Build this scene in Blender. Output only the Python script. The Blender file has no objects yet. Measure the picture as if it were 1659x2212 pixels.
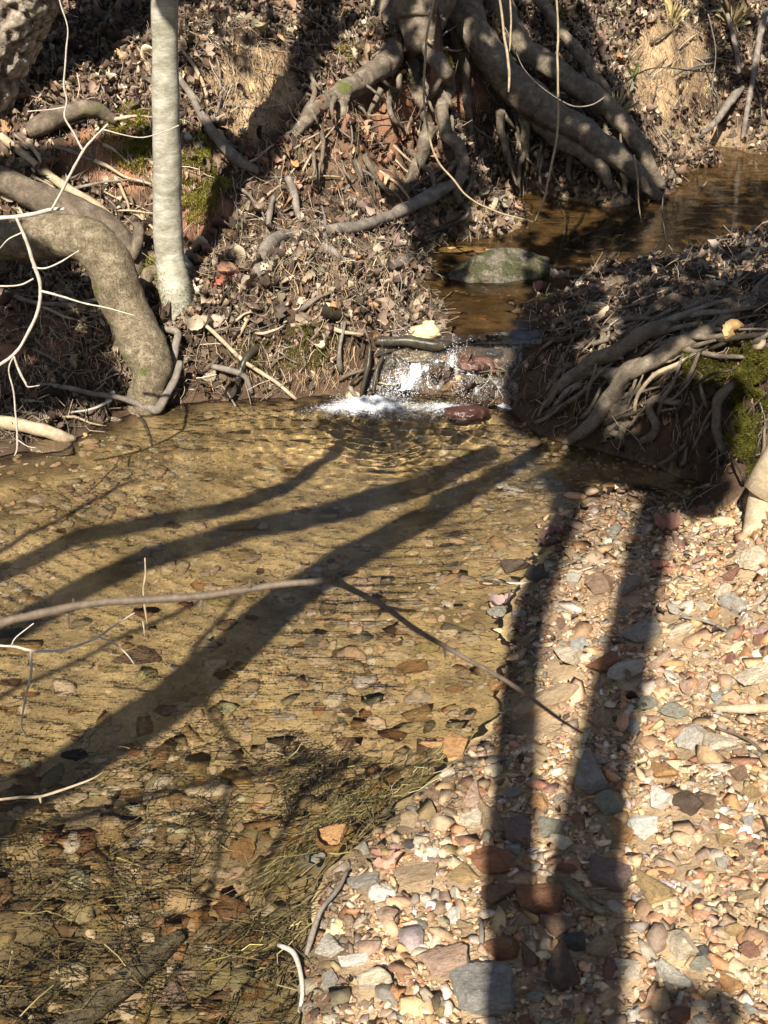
import bpy, math, random
import numpy as np
from mathutils import Vector, Matrix
R = math.radians
rng = np.random.default_rng(11); random.seed(11)
sc = bpy.context.scene
COL = sc.collection

# ------------------------------------------------------------------ camera
CAM = np.array([0.0, 0.0, 1.7]); PITCH = R(28); TV = math.tan(R(22.5)); TH = TV*0.75
cam = bpy.data.cameras.new('camera'); co = bpy.data.objects.new('camera', cam); COL.objects.link(co)
co.location = CAM; co.rotation_euler = (R(90)-PITCH, 0, 0)
cam.sensor_fit = 'VERTICAL'; cam.sensor_height = 24; cam.lens = 12/TV
cam.clip_start = 0.05; cam.clip_end = 400
cam.dof.use_dof = True; cam.dof.focus_distance = 3.7; cam.dof.aperture_fstop = 14.0
sc.camera = co
# ------------------------------------------------------------------ light
SUN_AZ, SUN_EL = R(13), R(43)                    # light travels towards +Y, 13 deg to the right
S = np.array([math.sin(SUN_AZ)*math.cos(SUN_EL), math.cos(SUN_AZ)*math.cos(SUN_EL), -math.sin(SUN_EL)])
w = bpy.data.worlds.new('World'); sc.world = w; w.use_nodes = True
nt = w.node_tree; bg = nt.nodes['Background']; sky = nt.nodes.new('ShaderNodeTexSky')
sky.sky_type = 'NISHITA'; sky.sun_disc = False; sky.sun_elevation = SUN_EL
sky.sun_rotation = R(180)+SUN_AZ
nt.links.new(sky.outputs[0], bg.inputs[0]); bg.inputs[1].default_value = 0.05
sl = bpy.data.lights.new('sun', 'SUN'); sl.energy = 5.0; sl.angle = R(0.42); sl.color = (1, .92, .80)
so = bpy.data.objects.new('sun', sl); COL.objects.link(so); so.location = (0, -5, 8); sl.cycles.is_caustics_light = True
so.rotation_euler = Vector(S).to_track_quat('-Z', 'Y').to_euler()
sc.view_settings.view_transform = 'Standard'; sc.view_settings.look = 'None'
sc.view_settings.exposure = 0.95; sc.view_settings.gamma = 1
sc.render.engine = 'CYCLES'
cy = sc.cycles; cy.use_denoising = True; cy.max_bounces = 7; cy.transparent_max_bounces = 12
cy.transmission_bounces = 6; cy.glossy_bounces = 3; cy.diffuse_bounces = 2; cy.caustics_reflective = False
cy.sample_clamp_indirect = 4.0
W2 = 0.15                                         # level of the upper pool

# ------------------------------------------------------------------ projection helpers
CP, SP = math.cos(PITCH), math.sin(PITCH)
def ray(px, py):
    a = (np.asarray(px, float)-829.5)/829.5*TH; b = (1106-np.asarray(py, float))/1106*TV
    return np.stack([a, CP+b*SP, -SP+b*CP], -1)
def P(px, py, z=0.0):
    r = ray(px, py); t = (z-1.7)/r[..., 2]; return CAM+r*t[..., None]
def Q(px, py, Y):
    r = ray(px, py); t = np.asarray(Y)/r[..., 1]; return CAM+r*t[..., None]
def proj(p):
    d = p-CAM; dep = d[:, 1]*CP-d[:, 2]*SP; up = d[:, 1]*SP+d[:, 2]*CP
    dep = np.maximum(dep, 1e-3)
    return d[:, 0]/dep/TH*829.5+829.5, 1106-up/dep/TV*1106
def pxm(p):                                        # display pixels per metre at a point
    d = np.asarray(p)-CAM; return 829.5/TH/(d[1]*CP-d[2]*SP)

# ------------------------------------------------------------------ noise
def _h(i, j, k, s):
    n = (i.astype(np.int64)*73856093 ^ j.astype(np.int64)*19349663 ^ k.astype(np.int64)*83492791 ^ (s*2654435761)) & 0xffffffff
    n = ((n ^ (n >> 15))*2246822519) & 0xffffffff; n = ((n ^ (n >> 13))*3266489917) & 0xffffffff
    return ((n ^ (n >> 16)) & 0xffffff)/float(0xffffff)*2-1
def vn(p, s=0):
    f = np.floor(p); t = p-f; t = t*t*(3-2*t); i, j, k = f[:, 0].astype(int), f[:, 1].astype(int), f[:, 2].astype(int)
    r = 0
    for a in (0, 1):
        for b in (0, 1):
            for c in (0, 1):
                wgt = (t[:, 0] if a else 1-t[:, 0])*(t[:, 1] if b else 1-t[:, 1])*(t[:, 2] if c else 1-t[:, 2])
                r = r+wgt*_h(i+a, j+b, k+c, s)
    return r
def fbm(p, o=4, s=0, g=.5):
    r = 0; a = 1.
    for q in range(o): r = r+a*vn(p*(2.03**q), s+q*17); a *= g
    return r
def pip(x, y, poly):
    c = np.zeros(x.shape, bool); n = len(poly)
    for i in range(n):
        x1, y1 = poly[i]; x2, y2 = poly[(i+1) % n]
        m = ((y1 > y) != (y2 > y)); xi = (x2-x1)*(y-y1)/((y2-y1) if y2 != y1 else 1e-9)+x1
        c ^= m & (x < xi)
    return c

# ------------------------------------------------------------------ terrain heights
A = []
def cp(px, *yz):
    for i in range(0, len(yz), 2): A.append((*P(px, yz[i], yz[i+1])[:2], yz[i+1]))
for (x, y, z) in [  # gravel bar and its shore
 (1659,2212,.10),(1300,2212,.09),(1000,2212,.07),(760,2212,.03),(650,2212,0),(660,2080,0),(690,1950,0),(700,1880,0),(860,1740,0),(990,1620,0),
 (1080,1540,0),(1095,1400,0),(1120,1260,0),(1200,1170,0),(1225,1080,0),(1340,1050,0),(760,2000,.03),(900,1850,.035),(1100,1700,.04),(1200,1500,.045),
 (1230,1300,.035),(1300,1130,.02),(1420,1062,.0),(1200,2000,.075),(1400,1800,.09),(1659,1900,.12),(1450,1500,.08),(1659,1500,.12),(1450,1250,.055),
 (1659,1250,.1),(1500,1130,.03),(1600,1110,.06),(1659,1080,.12),(2200,2212,.2),(2200,1500,.25),(2200,1100,.35),(650,3000,0),(1200,3000,.1),(2200,3000,.25),
 (0,3000,-.12),(-800,3000,-.12),
 # bed of the lower pool
 (560,2212,-.045),(560,2050,-.05),(600,1900,-.05),(750,1750,-.05),(880,1620,-.04),(960,1500,-.03),(980,1350,-.03),(1050,1200,-.04),(1130,1100,-.05),
 (300,2100,-.10),(0,2100,-.11),(300,1800,-.11),(0,1800,-.12),(600,1650,-.09),(300,1500,-.12),(0,1400,-.12),(700,1400,-.09),(900,1200,-.09),(500,1200,-.12),
 (1000,1050,-.11),(700,1000,-.13),(300,1100,-.1),(0,1150,-.08),(850,940,-.14),(1050,960,-.11),(400,950,-.08),(150,1010,-.05),(1250,1020,-.08),(1350,1030,-.05),
 (1450,1045,-.03),(-600,1800,-.12),(-600,1400,-.1),(-600,1150,-.03),
 # upper stream bed
 (1000,650,.09),(1000,560,.07),(1000,490,.05),(1200,500,.03),(1400,480,.03),(1600,420,.03),(1550,360,.05),(1100,460,.05),(950,715,.12),(1080,715,.12),
 (1100,640,.08),(1900,360,.05),
 # lip and chute
 (840,748,.135),(920,745,.135),(1000,742,.135),(1080,742,.135),(1125,740,.14),(860,800,.065),(940,800,.075),(1020,800,.08),(1090,800,.07),
 (860,872,-.03),(950,880,-.04),(1040,885,-.03),(1100,880,-.0),
 # upper stream shore
 (845,720,W2),(870,690,W2),(895,620,W2),(905,540,W2),(905,480,W2),(950,440,W2),(1100,432,W2),(1250,438,W2),(1420,425,W2),(1440,375,W2),(1410,330,W2),
 (1520,318,W2),(1659,312,W2),(1900,305,W2),(1165,710,W2),(1225,640,W2),(1300,600,W2),(1400,570,W2),(1500,548,W2),(1659,510,W2),(1900,450,W2),(1150,620,.09),(1210,560,.05),(1420,520,.04),(1600,470,.04)]:
    A.append((*P(x, y, z)[:2], z))
cp(-600, 1040,0, 900,.2, 700,.3, 560,.35, 450,.5, 350,.65, 250,.8, 50,1.05, -60,1.2)
cp(0, 990,0, 930,.04, 840,.12, 760,.21, 680,.24, 600,.26, 540,.33, 450,.47, 350,.65, 250,.8, 150,.92, 50,1.05, -60,1.2)
cp(150, 955,0); cp(240, 905,0); cp(340, 878,0); cp(450, 868,0); cp(560, 858,0); cp(700, 852,0); cp(785, 852,0)
cp(200, 860,.05, 780,.15, 700,.21, 620,.24, 540,.32, 450,.47, 360,.62, 260,.78, 160,.9, 50,1.05, -60,1.2)
cp(400, 800,.08, 700,.2, 620,.27, 540,.32, 480,.42, 400,.56, 300,.72, 200,.86, 100,1.0, 0,1.12, -60,1.2)
cp(600, 800,.08, 740,.16, 680,.24, 600,.33, 530,.37, 460,.42, 350,.6, 250,.75, 150,.9, 0,1.08, -60,1.16)
cp(750, 800,.08, 740,.18, 680,.25, 600,.31, 530,.3, 480,.27, 430,.38, 350,.55, 250,.72, 150,.85, 50,1.0, -60,1.15)
cp(850, 680,.22, 620,.25, 560,.24, 500,.21, 445,.24, 400,.38, 350,.5, 200,.75, 100,.9, 0,1.05)
cp(950, 380,.35, 300,.53, 200,.75, 50,1.04, -60,1.25)
cp(1080, 405,.24, 300,.42, 200,.6, 100,.85, 0,1.05)
cp(1300, 400,.24, 300,.42, 200,.6, 100,.8, 0,.97, -60,1.1)
cp(1450, 280,.3, 220,.48, 150,.64, 50,.85, -50,1.05)
cp(1659, 275,.28, 200,.45, 100,.65, 0,.86, -60,1.05)
cp(2000, 270,.28, 200,.45, 100,.65, 0,.9, -60,1.1)
cp(1125, 905,0); cp(1160, 935,0); cp(1250, 965,0); cp(1340, 985,0); cp(1430, 1010,0); cp(1500, 1032,0); cp(1555, 1062,0)
cp(1200, 860,.1, 790,.17, 730,.185, 690,.175); cp(1350, 870,.15, 770,.27, 680,.28, 620,.2)
cp(1500, 880,.22, 750,.36, 660,.37, 590,.26); cp(1600, 950,.2); cp(1659, 1010,.19, 900,.3, 730,.45, 640,.46, 575,.38, 540,.26)
cp(1450, 595,.21); cp(2000, 1000,.5, 700,.7, 520,.55)
A += [(-6,4,1.4),(-6,0,.5),(-6,9,2.6),(0,11,2.6),(6,11,2.4),(6,5,1.2),(5,1,1.0),(3,-3,.8),(0,-3,.15),(-3,-3,-.1),(-4,1,-.1),(-12,4,3),(-12,-6,2.5),
      (12,-6,3),(12,6,3),(-10,16,4),(0,18,4.2),(12,16,4),(0,-8,1.5),(-4,-8,1.2),(5,-8,1.6)]
A = np.array(A); AC = A[:, :2]
D = np.linalg.norm(AC[:, None]-AC[None], axis=2); n = len(A)
M = np.zeros((n+3, n+3)); M[:n, :n] = D+np.eye(n)*-0.002; M[:n, n] = 1; M[:n, n+1:] = AC; M[n, :n] = 1; M[n+1:, :n] = AC.T
WT = np.linalg.lstsq(M, np.r_[A[:, 2], 0, 0, 0], rcond=None)[0]
def _rbf(x, y):
    o = np.empty(len(x))
    for i in range(0, len(x), 20000):
        d = np.hypot(x[i:i+20000, None]-AC[None, :, 0], y[i:i+20000, None]-AC[None, :, 1])
        o[i:i+20000] = d@WT[:n]+WT[n]+x[i:i+20000]*WT[n+1]+y[i:i+20000]*WT[n+2]
    return o
GPOLY = [tuple(P(a, b, .03)[:2]) for a, b in [(640,3400),(650,2212),(660,2080),(690,1950),(700,1880),(860,1740),(990,1620),(1080,1540),(1095,1400),
   (1120,1260),(1200,1170),(1225,1080),(1340,1045),(1420,1055),(1500,1105),(1600,1125),(1700,1130),(2400,1100),(2600,3400)]]
def H0(x, y):
    x = np.clip(x, -13, 13); y = np.clip(y, -9, 19); return _rbf(x, y)
def H(x, y):
    x = np.asarray(x, float); y = np.asarray(y, float); sh = x.shape; x = x.ravel(); y = y.ravel()
    z = H0(x, y); p = np.stack([x, y, 0*x], 1)
    g = pip(x, y, GPOLY)
    bank = np.clip((z-.03)/.15, 0, 1)*(~g)*np.clip((y-2.9)/.3, 0, 1)
    z = z+bank*(.036*fbm(p*5, 4, 3)+.03*np.abs(fbm(p*13, 3, 9)))+(1-bank)*(.006*fbm(p*9, 3, 5)+.003*fbm(p*30, 2, 6))
    far = np.clip((np.hypot(x, y-3)-6)/10, 0, 1); z = z+far*.5*fbm(p*.25, 3, 8)
    return z.reshape(sh)
GX = np.arange(-4.3, 4.7, .018); GY = np.arange(.5, 9.6, .018)
def axis(c, lo, hi):
    l = []; s = .03; v = c[0]
    while v > lo: v -= s; s *= 1.25; l.append(v)
    r = []; s = .03; v = c[-1]
    while v < hi: v += s; s *= 1.25; r.append(v)
    return np.array(l[::-1]+list(c)+r)
TX, TY = axis(GX, -90, 90), axis(GY, -90, 90)
XX, YY = np.meshgrid(TX, TY); ZZ = H(XX, YY)
ix0, iy0 = np.searchsorted(TX, GX[0]-1e-9), np.searchsorted(TY, GY[0]-1e-9)
GZ = ZZ[iy0:iy0+len(GY), ix0:ix0+len(GX)]
def hz(x, y):
    fx = np.clip((x-GX[0])/.018, 0, len(GX)-2.001); fy = np.clip((y-GY[0])/.018, 0, len(GY)-2.001)
    i = fx.astype(int); j = fy.astype(int); u = fx-i; v = fy-j
    return (GZ[j, i]*(1-u)+GZ[j, i+1]*u)*(1-v)+(GZ[j+1, i]*(1-u)+GZ[j+1, i+1]*u)*v
def nrm(x, y, e=.03):
    a = (hz(x+e, y)-hz(x-e, y))/(2*e); b = (hz(x, y+e)-hz(x, y-e))/(2*e)
    m = np.stack([-a, -b, np.ones_like(a)], -1); return m/np.linalg.norm(m, axis=-1, keepdims=True)
def G(px, py, off=0.0):
    """the point of the ground seen at a place of the picture, moved 'off' metres towards the viewer"""
    px = np.atleast_1d(np.asarray(px, float)); py = np.atleast_1d(np.asarray(py, float))
    r = ray(px, py); r /= np.linalg.norm(r, axis=1, keepdims=True)
    ts = np.arange(1.2, 12, .012); hit = np.full(len(px), 12.)
    for k in range(len(px)):
        p = CAM+r[k]*ts[:, None]; m = p[:, 2] < hz(p[:, 0], p[:, 1])
        if m.any(): hit[k] = ts[np.argmax(m)]
    return CAM+r*(hit-off)[:, None]

# ------------------------------------------------------------------ mesh helpers
def mesh(name, V, F, mat, parent=None, col=None, smooth=True):
    """F: an (n,k) array, or a list of such arrays"""
    V = np.asarray(V, np.float32); Fs = F if isinstance(F, list) else [F]; Fs = [np.asarray(f, np.int32) for f in Fs if len(f)]
    me = bpy.data.meshes.new(name); me.vertices.add(len(V)); me.vertices.foreach_set('co', V.ravel())
    L = np.concatenate([f.ravel() for f in Fs]); tot = np.concatenate([np.full(len(f), f.shape[1]) for f in Fs])
    me.loops.add(len(L)); me.loops.foreach_set('vertex_index', L)
    me.polygons.add(len(tot)); me.polygons.foreach_set('loop_start', np.r_[0, np.cumsum(tot)[:-1]].astype(np.int32))
    me.update(calc_edges=True)
    if smooth: me.polygons.foreach_set('use_smooth', np.ones(len(tot), bool))
    if col is not None:
        a = me.attributes.new('Col', 'FLOAT_COLOR', 'POINT'); c = np.ones((len(V), 4), np.float32); c[:, :3] = col; a.data.foreach_set('color', c.ravel())
    me.validate()
    if mat: me.materials.append(mat)
    o = bpy.data.objects.new(name, me); COL.objects.link(o)
    if parent: o.parent = parent
    return o
def tag(o, label=None, cat=None, group=None, kind=None):
    if label: o['label'] = label
    if cat: o['category'] = cat
    if group: o['group'] = group
    if kind: o['kind'] = kind
    return o
def empty(name, loc, label, cat, group=None):
    o = bpy.data.objects.new(name, None); COL.objects.link(o); o.location = loc; return tag(o, label, cat, group)
def crom(p, step):
    p = np.asarray(p, float); q = np.vstack([2*p[0]-p[1], p, 2*p[-1]-p[-2]]); out = []
    for i in range(1, len(q)-2):
        m = max(2, int(np.linalg.norm(q[i+1, :3]-q[i, :3])/step)); t = np.linspace(0, 1, m, endpoint=False)[:, None]
        a, b, c, d = q[i-1], q[i], q[i+1], q[i+2]
        out.append(.5*(2*b+(c-a)*t+(2*a-5*b+4*c-d)*t*t+(3*b-a-3*c+d)*t**3))
    return np.vstack(out+[q[-2][None]])
def tubes(paths, sides=8, step=.02, lump=.12, lf=14., wob=0.0, flat=1.0, plates=0.0, ridge=0.0):
    """paths: list of (k,4) arrays x,y,z,radius -> verts, [quads, caps]"""
    Vs, Fq, Ft = [], [], []; b0 = 0
    for pth in paths:
        c = crom(pth, step); p = c[:, :3].copy(); r = np.maximum(c[:, 3], 2e-4)
        if wob: p += wob*np.stack([fbm(p*9+k*31, 2, k) for k in range(3)], 1)*np.minimum(1, r/r.max()+.3)[:, None]
        t = np.gradient(p, axis=0); t /= np.linalg.norm(t, axis=1, keepdims=True)+1e-9
        u = np.cross(t[0], [0, 0, 1.]); u = u if np.linalg.norm(u) > .1 else np.cross(t[0], [1., 0, 0]); u /= np.linalg.norm(u)
        ang = np.arange(sides)*2*math.pi/sides; m = len(p); ring = np.empty((m, sides, 3))
        for i in range(m):
            u = u-t[i]*u.dot(t[i]); u /= np.linalg.norm(u)+1e-9; v = np.cross(t[i], u)
            ring[i] = p[i]+r[i]*(np.cos(ang)[:, None]*u+np.sin(ang)[:, None]*v*flat)
        f = ring.reshape(-1, 3); ctr = np.repeat(p, sides, 0); dv = f-ctr
        k = 1+lump*fbm(f*lf, 3, 4)
        if ridge:
            th_ = np.tile(ang, m); sl_ = np.repeat(np.arange(m)*step, sides); k = k+ridge*np.sin(th_*5+3*vn(np.stack([sl_*3, 0*sl_, 0*sl_], 1), 61))+ridge*.6*np.sin(th_*9+4*vn(np.stack([sl_*4, 0*sl_+7, 0*sl_], 1), 62))
        if plates:
            q = f*np.array([36, 36, 8.]); q = q+.6*np.stack([vn(f*30, 71+k2) for k2 in range(3)], 1)
            ridge = np.clip(np.abs(vn(q, 81))*3.2, 0, 1); k = k+plates*(ridge-.6)+plates*.35*vn(f*90, 83)
        f = ctr+dv*k[:, None]
        idx = np.arange(m*sides).reshape(m, sides); a = idx[:-1]; b = np.roll(a, -1, 1); c2 = idx[1:]; d = np.roll(c2, -1, 1)
        Fq.append(np.stack([a, b, d, c2], -1).reshape(-1, 4)+b0)
        e = np.vstack([f, p[0]-t[0]*r[0]*.3, p[-1]+t[-1]*r[-1]*.6])
        s0, s1 = m*sides, m*sides+1
        Ft.append(np.stack([np.roll(idx[0], -1), idx[0], np.full(sides, s0)], 1)+b0); Ft.append(np.stack([idx[-1], np.roll(idx[-1], -1), np.full(sides, s1)], 1)+b0)
        Vs.append(e); b0 += len(e)
    return np.vstack(Vs), [np.vstack(Fq), np.vstack(Ft)]
def tube_obj(name, paths, mat, parent=None, **k):
    V, F = tubes(paths, **k)
    if parent is not None: V = V-np.array(parent.location)
    return mesh(name, V, F, mat, parent)
def thing_tube(name, paths, mat, label, cat, group=None, **k):
    V, F = tubes(paths, **k); b = np.array(paths[0][0][:3]); o = mesh(name, V-b, F, mat); o.location = b
    return tag(o, label, cat, group)
def gp(pts, off=0.0, wscale=1.0):
    """[(px,py,width_px[,off])] laid on the ground -> path"""
    a = [list(p)+[off] if len(p) == 3 else list(p) for p in pts]
    g = G([q[0] for q in a], [q[1] for q in a]); out = []; L_ = np.linalg.norm(g-CAM, axis=1); dr = (g-CAM)/L_[:, None]
    for _ in range(2):
        e_ = np.r_[L_[0], L_, L_[-1]]; L_ = np.minimum(.25*e_[:-2]+.5*e_[1:-1]+.25*e_[2:], L_+.02)
    g = CAM+dr*L_[:, None]
    for q, h in zip(a, g):
        d = h-CAM; L = np.linalg.norm(d); r = q[2]/2/pxm(h)*wscale; hh = h-d/L*(q[3]+r*.6)
        out.append([*hh, r])
    return np.array(out)
def qp(pts, Y):
    out = []
    for q in pts:
        y = q[3] if len(q) > 3 else Y; h = Q(q[0], q[1], y); out.append([*h, q[2]/2/pxm(h)])
    return np.array(out)
def frames(N, rot, tilt):
    """rotation matrices whose z follows N with random tilt and spin"""
    m = len(N); j = rng.normal(size=(m, 3))*tilt[:, None] if np.ndim(tilt) else rng.normal(size=(m, 3))*tilt
    z = N+j; z /= np.linalg.norm(z, axis=1, keepdims=True)
    a = rot; x = np.stack([np.cos(a), np.sin(a), 0*a], 1); x -= z*(x*z).sum(1)[:, None]; x /= np.linalg.norm(x, axis=1, keepdims=True)
    y = np.cross(z, x); return np.stack([x, y, z], 2)
def scatter(temps, F, pos, Rm, sc3, col, which=None):
    """temps (T,v,3); Rm (m,3,3); sc3 (m,3) -> verts, faces, colours"""
    m = len(pos); which = rng.integers(0, len(temps), m) if which is None else which
    L = temps[which]*sc3[:, None, :]; Wd = np.einsum('mij,mvj->mvi', Rm, L)+pos[:, None, :]
    nv = temps.shape[1]; Fs = [(f[None]+(np.arange(m)*nv)[:, None, None]).reshape(-1, f.shape[1]) for f in (F if isinstance(F, list) else [F])]
    c = np.repeat(col, nv, 0) if col is not None else None
    return Wd.reshape(-1, 3), Fs, c
def ico(sub):
    import bmesh
    bm = bmesh.new(); bmesh.ops.create_icosphere(bm, subdivisions=sub, radius=1.0)
    V = np.array([v.co[:] for v in bm.verts]); bm.verts.index_update(); F = np.array([[v.index for v in f.verts] for f in bm.faces]); bm.free(); return V, F
I1, F1 = ico(1); I2, F2 = ico(2); I3, F3 = ico(3); I4, F4 = ico(4); I5, F5 = ico(5)
def rock(V, seed, ang=.9, rough=.06):
    """an irregular stone: a ball cut by random planes, then roughened"""
    r = np.random.default_rng(seed); U = V/np.linalg.norm(V, axis=1, keepdims=True); out = np.full(len(U), 1.0 if ang < .9 else 1.18)
    for _ in range(int(6+5*ang)+(2 if ang >= .9 else 0)):
        nn = r.normal(size=3); nn /= np.linalg.norm(nn); d = r.uniform(.42, .88); q = U@nn
        out = np.minimum(out, np.where(q > .05, d/np.maximum(q, .05), 9))
    out = out*ang+(1-ang)*.85
    out *= 1+.16*fbm(U*1.3+seed*3.1, 2, seed % 90)+rough*fbm(U*4+seed, 3, seed % 50)
    return U*out[:, None]

def hull(seed, k):
    """a broken stone chip: the convex hull of a few points"""
    import bmesh
    r = np.random.default_rng(seed); bm = bmesh.new()
    for _ in range(k):
        q = r.normal(size=3); q /= np.linalg.norm(q); q *= r.uniform(.8, 1.1); q = np.sign(q)*np.abs(q)**.7; bm.verts.new(q)
    bmesh.ops.convex_hull(bm, input=bm.verts[:]); bmesh.ops.delete(bm, geom=[v for v in bm.verts if not v.link_faces], context='VERTS')
    bm.verts.index_update(); V = np.array([v.co[:] for v in bm.verts]); F = np.array([[v.index for v in f.verts] for f in bm.faces]); bm.free(); return V, F
HULLS = [hull(900+s, 9+s % 7) for s in range(40)]
def shard(V, k, rough=.05):
    U = V/np.linalg.norm(V, axis=1, keepdims=True); hv, hf = HULLS[k]; a, b_, c_ = hv[hf[:, 0]], hv[hf[:, 1]], hv[hf[:, 2]]; n_ = np.cross(b_-a, c_-a); n_ /= np.linalg.norm(n_, axis=1, keepdims=True); d = (n_*a).sum(1)
    n_ = n_*np.sign(d)[:, None]; d = np.abs(d)+.02; q = U@n_.T; out = np.where(q > .05, d[None]/np.maximum(q, .05), 9).min(1)
    out = np.minimum(out, 1.25)*(1+.05*fbm(U*2+k, 2, k)+rough*fbm(U*6+k, 3, k+5)); return U*out[:, None]
# ------------------------------------------------------------------ materials
def mat(name, rough=.8, spec=.3):
    m = bpy.data.materials.new(name); m.use_nodes = True; b = m.node_tree.nodes['Principled BSDF']
    b.inputs['Roughness'].default_value = rough; b.inputs['Specular IOR Level'].default_value = spec
    return m, m.node_tree, b
def N(nt, t, **k):
    n_ = nt.nodes.new(t)
    for a, v in k.items():
        if a in n_.inputs.keys(): n_.inputs[a].default_value = v
        else: setattr(n_, a, v)
    return n_
def noise(nt, scale, detail=5, rough=.6, vec=None, dist=0):
    t = N(nt, 'ShaderNodeTexNoise'); t.inputs['Scale'].default_value = scale; t.inputs['Detail'].default_value = detail
    t.inputs['Roughness'].default_value = rough; t.inputs['Distortion'].default_value = dist
    if vec: nt.links.new(vec, t.inputs['Vector'])
    return t.outputs[0]
def ramp(nt, fac, stops):
    r = N(nt, 'ShaderNodeValToRGB'); nt.links.new(fac, r.inputs[0]); e = r.color_ramp.elements
    while len(e) < len(stops): e.new(.5)
    for q, (p, c) in zip(e, stops): q.position = p; q.color = (*c, 1) if len(c) == 3 else c
    return r.outputs[0]
def mixc(nt, a, b, fac, mode='MIX'):
    m = N(nt, 'ShaderNodeMix', data_type='RGBA', blend_type=mode)
    for s, v in ((0, fac), (6, a), (7, b)):
        if hasattr(v, 'links'): nt.links.new(v, m.inputs[s])
        else: m.inputs[s].default_value = v if s == 0 else (*v, 1)
    return m.outputs[2]
def bump(nt, b, h, st, dist=.01, prev=None):
    n_ = N(nt, 'ShaderNodeBump'); n_.inputs['Strength'].default_value = st; n_.inputs['Distance'].default_value = dist
    nt.links.new(h, n_.inputs['Height'])
    if prev: nt.links.new(prev, n_.inputs['Normal'])
    nt.links.new(n_.outputs[0], b.inputs['Normal']); return n_.outputs[0]
def coord(nt, kind='Object', scale=(1, 1, 1)):
    t = N(nt, 'ShaderNodeTexCoord'); m = N(nt, 'ShaderNodeMapping'); m.inputs['Scale'].default_value = scale
    nt.links.new(t.outputs[kind], m.inputs[0]); return m.outputs[0]
def attr(nt): 
    a = N(nt, 'ShaderNodeAttribute'); a.attribute_name = 'Col'; return a.outputs['Color']
def bark(name, c1, c2, c3, scale=18, st=.6, dist=.006, stretch=(1, 1, .35), rough=.85, moss=None, crack=0):
    m, t, b = mat(name, rough, .25); v = coord(t, 'Object', stretch)
    n1 = noise(t, scale, 8, .65, v, .4); n2 = noise(t, scale*5, 6, .7, v); n3 = noise(t, scale*.35, 3, .5, v)
    c = ramp(t, n1, [(.25, c1), (.5, c2), (.72, c3)])
    c = mixc(t, c, ramp(t, n2, [(.3, (.55, .55, .55)), (.7, (1.3, 1.3, 1.3))]), .7, 'MULTIPLY')
    if crack:
        nv = N(t, 'ShaderNodeTexNoise'); nv.inputs['Scale'].default_value = crack*.7; t.links.new(v, nv.inputs['Vector'])
        vm = N(t, 'ShaderNodeVectorMath', operation='MULTIPLY_ADD'); vm.inputs[1].default_value = (.16, .16, .16); t.links.new(nv.outputs['Color'], vm.inputs[0]); t.links.new(v, vm.inputs[2])
        vo = N(t, 'ShaderNodeTexVoronoi', feature='DISTANCE_TO_EDGE'); vo.inputs['Scale'].default_value = crack; t.links.new(vm.outputs[0], vo.inputs['Vector'])
        cr = ramp(t, vo.outputs['Distance'], [(.0, (.5, .47, .45)), (.05, (1, 1, 1))]); c = mixc(t, c, cr, .3, 'MULTIPLY')
    if moss:
        f = ramp(t, n3, [(moss, (0, 0, 0)), (moss+.1, (1, 1, 1))]); c = mixc(t, c, (.10, .12, .02), f)
    t.links.new(c, b.inputs['Base Color'])
    p = bump(t, b, n1, st, dist); p = bump(t, b, n2, st*.6, dist*.4, p)
    if crack: bump(t, b, cr, .8, dist*.5, p)
    return m
M_grey = bark('pale_beech_bark', (.17, .16, .11), (.36, .34, .265), (.56, .54, .46), 13, .45, .004, (1, 1, 2.6), moss=.69)
M_crook = bark('crooked_trunk_bark', (.09, .068, .042), (.205, .165, .105), (.37, .31, .21), 30, 1.0, .010, (1, 1, 1), moss=.62, crack=30)
M_root = bark('smooth_root_bark', (.055, .042, .03), (.135, .105, .075), (.26, .21, .155), 22, .8, .009, (1, 1, 1), moss=.66)
M_rootl = bark('pale_root_bark', (.075, .058, .04), (.18, .145, .105), (.33, .275, .205), 26, .9, .009, (1, 1, 1), moss=.66)
M_dead = bark('grey_dead_wood', (.10, .082, .065), (.20, .17, .14), (.34, .30, .25), 25, .5, .003, (1, 1, 1))
M_tan = bark('tan_peeled_wood', (.28, .21, .13), (.43, .34, .22), (.58, .49, .35), 25, .35, .002, (1, 1, 1))
M_white = bark('white_twig_bark', (.34, .30, .24), (.50, .46, .38), (.64, .60, .52), 40, .4, .002, (1, 1, 1), .6)
M_twig = bark('brown_twig_bark', (.07, .055, .04), (.13, .10, .07), (.21, .165, .12), 60, .4, .001, (1, 1, 1), .6)
M_wet = bark('wet_black_root_bark', (.02, .018, .013), (.05, .042, .03), (.09, .075, .05), 25, .6, .004, (1, 1, 1), .3)
def pine():
    m, t, b = mat('plated_pine_bark', .9, .2); g = N(t, 'ShaderNodeNewGeometry'); v = coord(t, 'Object', (1, 1, .4))
    n1 = noise(t, 22, 8, .7, v, .8); r = ramp(t, g.outputs['Pointiness'], [(.42, (.06, .045, .035)), (.5, (.34, .29, .235)), (.57, (.62, .58, .51))])
    c = mixc(t, r, ramp(t, n1, [(.35, (.35, .3, .28)), (.6, (1.15, 1.1, 1.0))]), .8, 'MULTIPLY'); t.links.new(c, b.inputs['Base Color']); bump(t, b, n1, .9, .01); return m
M_pine = pine()
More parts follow.
